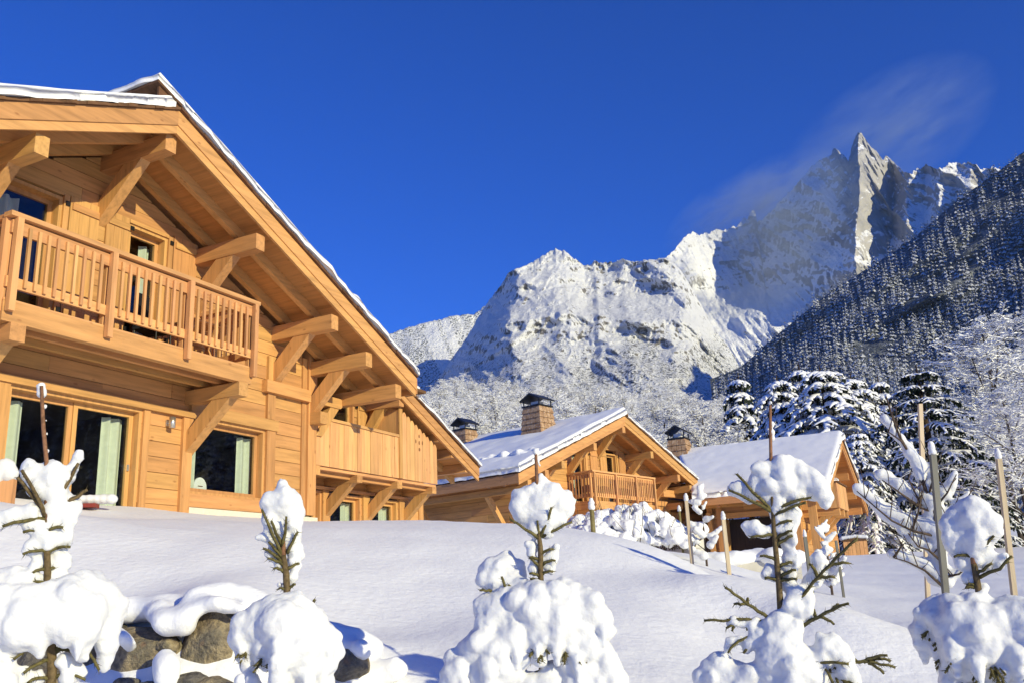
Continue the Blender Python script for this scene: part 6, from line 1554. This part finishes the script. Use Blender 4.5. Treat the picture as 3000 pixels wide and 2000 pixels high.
# ------------------------------------------------------------------ spruce saplings under snow
def needle_tube(pts, rad, seed, mb, needles, nl=.016, dens=260):
    rs = random.Random(seed)
    mb.tube(pts, rad, 6)
    for a, b in zip(pts[:-1], pts[1:]):
        a, b = Vector(a), Vector(b)
        t = b - a
        L = t.length
        if L < 1e-5:
            continue
        t = t / L
        for k in range(int(L * dens)):
            p = a + (b - a) * rs.random()
            r_ = Vector((rs.uniform(-1, 1), rs.uniform(-1, 1), rs.uniform(-1, 1)))
            u = t.cross(r_)
            if u.length < 1e-3:
                continue
            u.normalize()
            e = p + u * (rad[0] + nl * rs.uniform(.6, 1.1)) + t * nl * rs.uniform(.5, 1.1)
            w = u.cross(t) * .0026
            needles.add([p - w, p + w, e], [(0, 1, 2)])

SAP_LABELS = [
 'snowy spruce sapling at the left edge, brown leader rising before the glass door',
 'snowy spruce sapling before the boulders, narrow snow capped tip below the lower windows',
 'spruce sapling in the centre foreground with a round ball of snow on its fork',
 'spruce sapling with bare green twigs spreading beside its snow, before the garage',
 'spruce sapling at the lower right corner with a thick snow cap before the staked tree']
for si, S in enumerate(SAPLINGS):
    azr = math.radians(S['az'])
    bx, by = polar(S['az'], S['D'])
    root = empty('spruce_sapling', (bx, by, S['z']), -azr)
    T = [Vector((p[0], p[1], p[2])) for p in S['trunk']]
    x0 = T[0].x
    base = Vector((0, 0, S['z']))
    loc = lambda p: Vector((p[0], p[1], p[2])) - base
    pts = [loc(p) for p in S['trunk']]
    rad = [p[3] * .74 for p in S['trunk']]
    pts[0].z = min(pts[0].z, -0.02)
    pts = [Vector((pts[0].x, 0, -.12))] + pts
    rad = [rad[0] * 1.1] + rad
    k = len(pts) - (6 if si == 0 else 4)
    MB().tube(pts[:k + 1], rad[:k + 1], 10).build('trunk', 'sapling_bark', root, True)
    MB().tube(pts[k:], rad[k:], 9).build('leader', 'sapling_leader', root, True)
    for bi, B in enumerate(S['branches']):
        p = [loc(q) for q in B]
        fine = []
        for a, b in zip(p[:-1], p[1:]):
            fine += [a, a.lerp(b, .5) + Vector((0, 0, .004))]
        fine.append(p[-1])
        n = len(fine)
        r0 = (.0075 if si != 0 or bi > 4 else .0085)
        rr = [r0 * (1 - .35 * i / (n - 1)) for i in range(n)]
        mb, nd = MB(), MB()
        needle_tube(fine, rr, si * 100 + bi, mb, nd)
        br = mb.build('branch', 'sapling_bark' if si == 0 and bi < 4 else 'sapling_needles', root, True)
        o = nd.build('needles', 'sapling_needles', br)
        o['kind'] = 'stuff'
    # dark sprays of the lower boughs, peeping out beneath the snow
    rs2 = random.Random(90 + si)
    nd = MB()
    for bl in S['snow']:
        if bl[2] < -0.08 and bl[3] > .05 and rs2.random() < .30:
            c = loc(bl)
            for q in range(6):
                a = rs2.uniform(0, 6.28)
                p0 = Vector((c.x * .8, c.y * .8, c.z - bl[3] * .3))
                p1 = c + Vector((math.cos(a) * bl[3] * .7, -bl[3] * rs2.uniform(.8, 1.1), -bl[3] * rs2.uniform(.9, 1.5)))
                needle_tube([p0, p0.lerp(p1, .6), p1], [.006, .005, .004], rs2.randrange(9999), nd, nd, .016, 230)
    if nd.v:
        o = nd.build('lower_sprays', 'sapling_needles', root)
        o['kind'] = 'stuff'
    balls = [(*loc(b[:3]), b[3] * 1.0) for b in S['snow']]
    for bl in S['snow']:                                    # tongues of snow hanging from the loaded boughs
        if bl[2] < -.02 and bl[3] > .055 and rs2.random() < .5:
            c = loc(bl) + Vector((rs2.uniform(-.6, .6) * bl[3], -bl[3] * rs2.uniform(.5, .9), -bl[3] * .55))
            q = bl[3] * rs2.uniform(.28, .42)
            for k_ in range(4):
                balls.append((c.x, c.y, c.z - k_ * q * .85, q * (1 - .19 * k_)))
    crumbs = []                                             # crumbly surface: smaller clots set into every lump
    for x_, y_, z_, r_ in balls:
        crumbs.append((x_, y_, z_, r_ * .93))
        if r_ > .022:
            for q in range(6):
                d_ = Vector((rs2.gauss(0, 1), rs2.gauss(0, 1), rs2.gauss(.25, 1))).normalized() * r_ * rs2.uniform(.45, .75)
                crumbs.append((x_ + d_.x, y_ + d_.y, z_ + d_.z, r_ * rs2.uniform(.34, .58)))
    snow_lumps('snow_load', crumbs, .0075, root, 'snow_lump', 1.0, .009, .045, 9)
    tag(root, SAP_LABELS[si], 'young tree', 'spruce saplings in the foreground')

# ------------------------------------------------------------------ young broadleaf tree between stakes
S = YOUNG_TREE
bx, by = polar(S['az'], S['D'])
zb = gz(bx, by)
root = empty('young_tree', (bx, by, zb), -math.radians(S['az']))
loc = lambda p: Vector((p[0], p[1], p[2] - zb))
pts = [loc(p) for p in S['trunk']]
MB().tube([Vector((pts[0].x, 0, -.1))] + pts, [S['trunk'][0][3]] + [p[3] for p in S['trunk']], 8).build('trunk', 'twig_bark', root, True)
rs = random.Random(8)
for B in S['branches']:
    p = [loc(q) for q in B]
    br = MB().tube(p, [.011 - .007 * i / (len(p) - 1) for i in range(len(p))], 6).build('branch', 'twig_bark', root, True)
    m = MB()
    for a, b in zip(p[:-1], p[1:]):
        for q in range(2):
            s = a.lerp(b, rs.random())
            e = s + Vector((rs.uniform(-.12, .12), rs.uniform(-.12, .12), rs.uniform(.06, .28)))
            m.tube([s, s.lerp(e, .5) + Vector((.01, 0, 0)), e], [.0045, .0035, .002], 4)
    m.build('twig', 'twig_bark', br)
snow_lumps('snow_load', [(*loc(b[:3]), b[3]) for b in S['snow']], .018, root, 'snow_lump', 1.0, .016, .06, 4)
tag(root, 'young broadleaf tree tied between stakes on the right, branches loaded with thick snow', 'young tree')

def stake(px, py, z0, z1, w, mat, label, lean=0.0, cap=True, name='stake', group='stakes in the snow', rnd=False):
    e = empty(name, (px, py, z0), 0)
    h = z1 - z0
    m = MB()
    if rnd:
        m.tube([(0, 0, -.3), (lean * h, 0, h)], w / 2, 10)
    else:
        m.add([(-w / 2, -w / 2, -.4), (w / 2, -w / 2, -.4), (w / 2, w / 2, -.4), (-w / 2, w / 2, -.4),
               (-w / 2 + lean * h, -w / 2, h), (w / 2 + lean * h, -w / 2, h), (w / 2 + lean * h, w / 2, h), (-w / 2 + lean * h, w / 2, h)],
              [(0, 3, 2, 1), (4, 5, 6, 7), (0, 1, 5, 4), (1, 2, 6, 5), (2, 3, 7, 6), (3, 0, 4, 7)])
    m.build('pole', mat, e)
    if cap:
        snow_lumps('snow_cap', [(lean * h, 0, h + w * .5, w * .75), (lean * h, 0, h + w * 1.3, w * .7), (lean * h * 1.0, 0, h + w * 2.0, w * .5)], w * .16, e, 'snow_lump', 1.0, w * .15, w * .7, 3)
    return tag(e, label, 'stake', group)

# ------------------------------------------------------------------ stakes
def gstake(px, py, ztop, w, mat, label, **k):
    return stake(px, py, gz(px, py) - .02, ztop, w, mat, label, **k)
gstake(3.43, 8.3, 1.55, .036, 'stake', 'pale square wooden stake left of the young staked tree, no snow cap', cap=False, lean=.15)
gstake(3.06, 6.96, .90, .042, 'grey_stake', 'grey weathered stake with a snow cap standing before the young staked tree', lean=.10)
gstake(4.35, 8.5, 1.03, .044, 'stake', 'tall pale stake with a snow cap at the right of the young tree', lean=.095)
gstake(2.61, 14.3, 1.31, .05, 'stake', 'thin pale stake with a snow cap left of the small upswept sapling')
gstake(3.06, 13.85, .96, .055, 'stake', 'thin pale stake with a snow cap in front of the dark garage opening')
gstake(3.13, 18.0, 1.45, .05, 'bamboo', 'short stake with a round snow cap rising behind the snowy hedge', rnd=True)
gstake(1.12, 14.25, 1.24, .075, 'bamboo', 'green bamboo post with a cap of snow at the left end of the snowy hedge', rnd=True)
gstake(4.45, 13.1, .55, .03, 'grey_stake', 'thin dark stake beside the small twiggy sapling in front of the shed', cap=False)
gstake(4.05, 13.2, .62, .045, 'grey_stake', 'grey stake with a snow cap left of the small twiggy sapling')

# ------------------------------------------------------------------ small saplings in the middle distance
def small_sapling(px, py, h, seed, label, wide=.32, pairs=7):
    z = gz(px, py)
    e = empty('small_sapling', (px, py, z - .02), 0)
    rs = random.Random(seed)
    MB().tube([(0, 0, -.1), (.01, 0, h * .5), (0, 0, h)], [.02, .014, .006], 7).build('trunk', 'twig_bark', e)
    balls = []
    for i in range(pairs * 2):
        t = min(.97, .10 + .86 * (i + rs.uniform(-.4, .4)) / (pairs * 2 - 1))
        sd = 1 if (i + (rs.random() < .2)) % 2 else -1
        if True:
            L = wide * h * (1.1 - .72 * t) * rs.uniform(.55, 1.3)
            a = rs.uniform(-1.1, 1.1)
            p0 = Vector((0, 0, h * max(t, .05)))
            p1 = p0 + Vector((sd * math.cos(a) * L, math.sin(a) * L, L * rs.uniform(.25, 1.1)))
            MB().tube([p0, p0.lerp(p1, .55) - Vector((0, 0, .02)), p1], [.008, .006, .003], 5).build('branch', 'twig_bark', e)
            n = 7
            k0, k1 = rs.choice(((0, 7), (0, 7), (1, 6), (2, 7), (0, 4)))
            fat = rs.uniform(.7, 1.35)
            for k in range(k0, k1):
                q = p0.lerp(p1, .12 + .86 * k / n)
                r = .050 * fat * (1 - .45 * k / n) * rs.uniform(.7, 1.25) * (h / 1.1) * (1.15 - .4 * t)
                balls.append((q.x, q.y, q.z + r * .5, r))
    balls.append((0, 0, h, .03))
    snow_lumps('snow_load', balls, .016, e, 'snow_lump', 1.0, .012, .05, 3)
    return tag(e, label, 'young tree')
small_sapling(2.93, 14.8, 1.28, 3, 'small sapling with upswept snowy branches in front of the orange garage wall', .30)
small_sapling(4.36, 13.3, 1.0, 5, 'small twiggy sapling with snow on its twigs in front of the board shed', .3, 8)
small_sapling(3.95, 13.9, .5, 9, 'low snow covered sapling between the garage and the small twiggy sapling', .5, 5)

# ------------------------------------------------------------------ snow covered hedge
def hedge(px, py, L, h, rz, label):
    z = gz(px, py)
    e = empty('snowy_shrub', (px, py, z), rz)
    rs = random.Random(31)
    tw = MB()
    for k in range(170):
        u = rs.uniform(-.5, .5)
        hh = h * (1 - (2 * abs(u)) ** 2.5) * rs.uniform(.5, 1.1) + .15
        b = Vector((u * L, rs.uniform(-.3, .3), -.05))
        t = b + Vector((rs.uniform(-.3, .3), rs.uniform(-.35, .25), hh))
        tw.tube([b, b.lerp(t, .5) + Vector((rs.uniform(-.08, .08), rs.uniform(-.08, .08), 0)), t], [.008, .006, .003], 3, False)
    o = tw.build('twigs', 'twig_bark', e)
    o['kind'] = 'stuff'
    balls = []
    for k in range(900):
        u = rs.uniform(-.5, .5)
        hh = h * (1 - (2 * abs(u)) ** 2.6)
        v = rs.uniform(-.38, .38)
        zz = hh * (1 - .5 * (v / .42) ** 2) * rs.uniform(.12 if v < 0 else .6, 1.0)
        if hh < .15 * h:
            continue
        balls.append((u * L, v, zz, rs.uniform(.045, .10)))
    snow_lumps('snow_load', balls, .017, e, 'snow', .9, .028, .07, 6)
    return tag(e, label, 'hedge')
hedge(1.80, 15.3, 2.1, .70, -.2, 'rounded hedge buried in lumpy snow below the balcony of the middle chalet')
hedge(1.35, 16.4, 1.6, .55, .1, 'low snowy shrub behind the bamboo post, left part of the hedge row')

# ------------------------------------------------------------------ cream walls
low_wall('retaining_wall', (2.45, 19.6, .2), (3.32, 17.75, .2), .2, .98, .25, 'cream retaining wall topped with snow behind the hedge, left of the stake', .22)
low_wall('retaining_wall', (3.45, 18.3, -.35), (5.35, 17.9, -.35), -.35, .42, .25, 'cream retaining wall with a thick snow cushion in front of the garage', .24)

# ------------------------------------------------------------------ board shed by the evergreens
e = empty('board_shed', (*polar(19.75, 35.8), .2), -.28)
for i in range(6):
    MB().box(-.4 + i * .135 + .004, -.4 + (i + 1) * .135 - .004, -.4, -.36, 0, 1.16).build('wall_board', 'larch_z', e)
for i in range(5):
    MB().box(.372, .41, -.355 + i * .15 + .004, -.355 + (i + 1) * .15 - .004, 0, 1.16).build('wall_board', 'larch_z', e)
MB().box(-.395, .37, -.355, .38, 0, 1.1).build('core', 'interior_wood', e)
MB().prism_y([(-.46, 1.165), (.46, 1.165), (0, 1.26)], -.46, .45).build('roof', 'larch_roof', e)
snow_lumps('roof_snow', [(-.4 + .1 * i, y, 1.24 + .07 - .1 * abs(-.4 + .1 * i), .09) for i in range(9) for y in (-.36, -.2, 0, .2, .36)], .03, e, 'snow_lump', .9, .015, .1, 5)
tag(e, 'little shed of upright orange boards with a snowy lid, right of the garage', 'shed')

# ------------------------------------------------------------------ terrace things at the far left
def local1(X, Y):
    return w1(X, Y, 0)[0], w1(X, Y, 0)[1]
e = empty('garden_bench', (-6.55, 10.75, .55), math.radians(6))
for i in range(3):
    MB().box(-.9, .9, -.02, .015, .12 + i * .135, .12 + (i + 1) * .135 - .008).build('back_slat', 'larch_x', e)
MB().box(-.9, .9, -.42, -.03, -.02, .02).build('seat', 'larch_x', e)
for q in (-.85, .8):
    MB().box(q, q + .06, -.03, .03, -.5, .54).build('post', 'larch_z', e)
    MB().box(q, q + .06, -.42, -.36, -.5, -.021).build('leg', 'larch_z', e)
snow_lumps('snow_load', [(-.9 + .08 * i, .0 + .02 * (i % 2), .60 + .02 * math.sin(i), .10) for i in range(24)] + [(-.85 + .15 * i, -.2, .12, .16) for i in range(12)], .02, e, 'snow_lump', .9, .015, .1, 5)
tag(e, 'orange wooden bench back topped with a roll of snow at the left edge', 'bench')
e = empty('post_with_snow', (-6.15, 10.9, .7), math.radians(6))
MB().box(-.16, .05, -.05, .05, -.5, .93).build('pole', 'larch_z', e)
snow_lumps('snow_cap', [(-.14, 0, 1.0, .12), (-.02, 0, 1.0, .11), (-.08, 0, 1.08, .12)], .018, e, 'snow_lump', 1, .012, .08, 5)
tag(e, 'broad wooden post with a block of snow on top, in front of the curtain at the left edge', 'post')
e = empty('board', (-5.78, 12.1, gz(-5.78, 12.1) + .05), math.radians(10))
MB().box(-.16, .14, -.10, .10, -.025, .025).build('plank_end', 'red_board', e)
snow_lumps('snow_load', [(-.25 + .09 * i, .06, .09, .09) for i in range(7)], .018, e, 'snow_lump', .8, .012, .08, 5)
tag(e, 'dark red board end sticking out of the snow below the glass door', 'board')

# ------------------------------------------------------------------ boulders at the foot of the bank
rw = empty('boulder_wall', (-2.3, 5.0, -1.0), 0)
tag(rw, 'rockery of big brown and grey boulders half buried in snow at the lower left', 'rock wall')
def boulder(px, py, pz, rx, ry, rz_, seed):
    rs = np.random.RandomState(seed)
    bm = bmesh.new()
    bmesh.ops.create_icosphere(bm, subdivisions=4, radius=1.0)
    v = np.array([q.co[:] for q in bm.verts])
    planes = rs.randn(11, 3)
    planes /= np.linalg.norm(planes, axis=1)[:, None]
    lim = rs.uniform(.62, .95, 11)
    for n_, l_ in zip(planes, lim):
        d = v @ n_
        v = v - np.clip(d - l_, 0, None)[:, None] * n_ * .9
    nz = fbm(v[:, 0] * 2 + seed, v[:, 1] * 2 + v[:, 2] * 2.3, 4, seed) - .5
    v = v * (1 + .16 * nz)[:, None] * (rx, ry, rz_)
    for q, c in zip(bm.verts, v):
        q.co = c
    me = bpy.data.meshes.new('boulder')
    bm.to_mesh(me)
    bm.free()
    me.materials.append(M['boulder'])
    me.polygons.foreach_set('use_smooth', [True] * len(me.polygons))
    o = link('boulder', me, rw)
    o.location = (px + 2.3, py - 5.0, pz + 1.0)
    o.rotation_euler = (0, 0, rs.uniform(-.3, .3))
    return o
for B in BOULDERS:
    boulder(*B)
m = MB()
bk = []
o = MB().box(-3.6, 1.2, .30, .8, -.75, .62).build('earth_core', 'soil', rw)
snow_lumps('snow_lip', [(*q,) for q in SNOW_LIP], .026, None, 'snow_ground', .9, .012, .16, 26, 'structure')

# ------------------------------------------------------------------ spindrift blowing off the far peaks
def spindrift(name, a, el, d, sx, sy, sz, dens, seed, label):
    bm = bmesh.new()
    bmesh.ops.create_icosphere(bm, subdivisions=3, radius=1.0)
    me = bpy.data.meshes.new(name)
    bm.to_mesh(me)
    bm.free()
    m = bpy.data.materials.new(name)
    m.use_nodes = True
    nt = m.node_tree
    nt.nodes.clear()
    out = node(nt, 'ShaderNodeOutputMaterial')
    pv = node(nt, 'ShaderNodeVolumePrincipled')
    pv.inputs['Color'].default_value = (.74, .87, 1.0, 1)
    pv.inputs['Anisotropy'].default_value = .2
    tc = node(nt, 'ShaderNodeTexCoord')
    ln = node(nt, 'ShaderNodeVectorMath', operation='LENGTH')
    nt.links.new(tc.outputs['Object'], ln.inputs[0])
    mp = node(nt, 'ShaderNodeMapping')
    mp.inputs['Location'].default_value = (seed * 3.1, 0, 0)
    mp.inputs['Scale'].default_value = (1.0, 1.1, 1.6)
    nt.links.new(tc.outputs['Object'], mp.inputs[0])
    n = noise(nt, mp.outputs[0], 2.2, 7, .66)
    fall = mathn(nt, 'SUBTRACT', 1.0, ln.outputs['Value'], True)
    q = mathn(nt, 'MULTIPLY', mathn(nt, 'SUBTRACT', n, .40, True), mathn(nt, 'POWER', fall, .8))
    nt.links.new(mathn(nt, 'MULTIPLY', q, dens), pv.inputs['Density'])
    nt.links.new(pv.outputs[0], out.inputs['Volume'])
    me.materials.append(m)
    o = link(name, me)
    px, py = polar(a, d)
    o.location = (px, py, d * math.tan(math.radians(el)))
    o.scale = (sx, sy, sz)
    o.rotation_euler = (0, math.radians(-25), -math.radians(a))
    tag(o, label, 'blown snow', None, 'stuff')
    return o

spindrift('blowing_snow', 18.2, 21.9, 4300, 420, 260, 300, .028, 1, 'veil of blown snow drifting over the shaded face left of the spire')
spindrift('blowing_snow', 16.3, 17.8, 3650, 330, 200, 170, .018, 2, 'low cloud of blown snow in the basin below the spire')
spindrift('blowing_snow', 25.0, 25.2, 5800, 760, 300, 420, .0110, 3, 'thin plume of snow blowing into the sky right of the spire')
spindrift('blowing_snow', 14.8, 22.0, 4500, 380, 260, 200, .014, 4, 'faint plume of snow above the ridge left of the spire')

# ------------------------------------------------------------------ clear cold air: one closed box round everything
hz = link('haze', MB().box(-13500, 13500, -13500, 13500, -4.0, 3300).mesh('haze', None))
hm = bpy.data.materials.new('cold_air')
hm.use_nodes = True
hm.node_tree.nodes.clear()
_o = node(hm.node_tree, 'ShaderNodeOutputMaterial')
_v = node(hm.node_tree, 'ShaderNodeVolumePrincipled')
_v.inputs['Color'].default_value = (0.42, 0.68, 1.0, 1)
_v.inputs['Density'].default_value = 0.000014
hm.node_tree.links.new(_v.outputs[0], _o.inputs['Volume'])
hz.data.materials.append(hm)
tag(hz, 'thin blue haze of the valley air between the houses and the far peaks', 'haze', None, 'stuff')
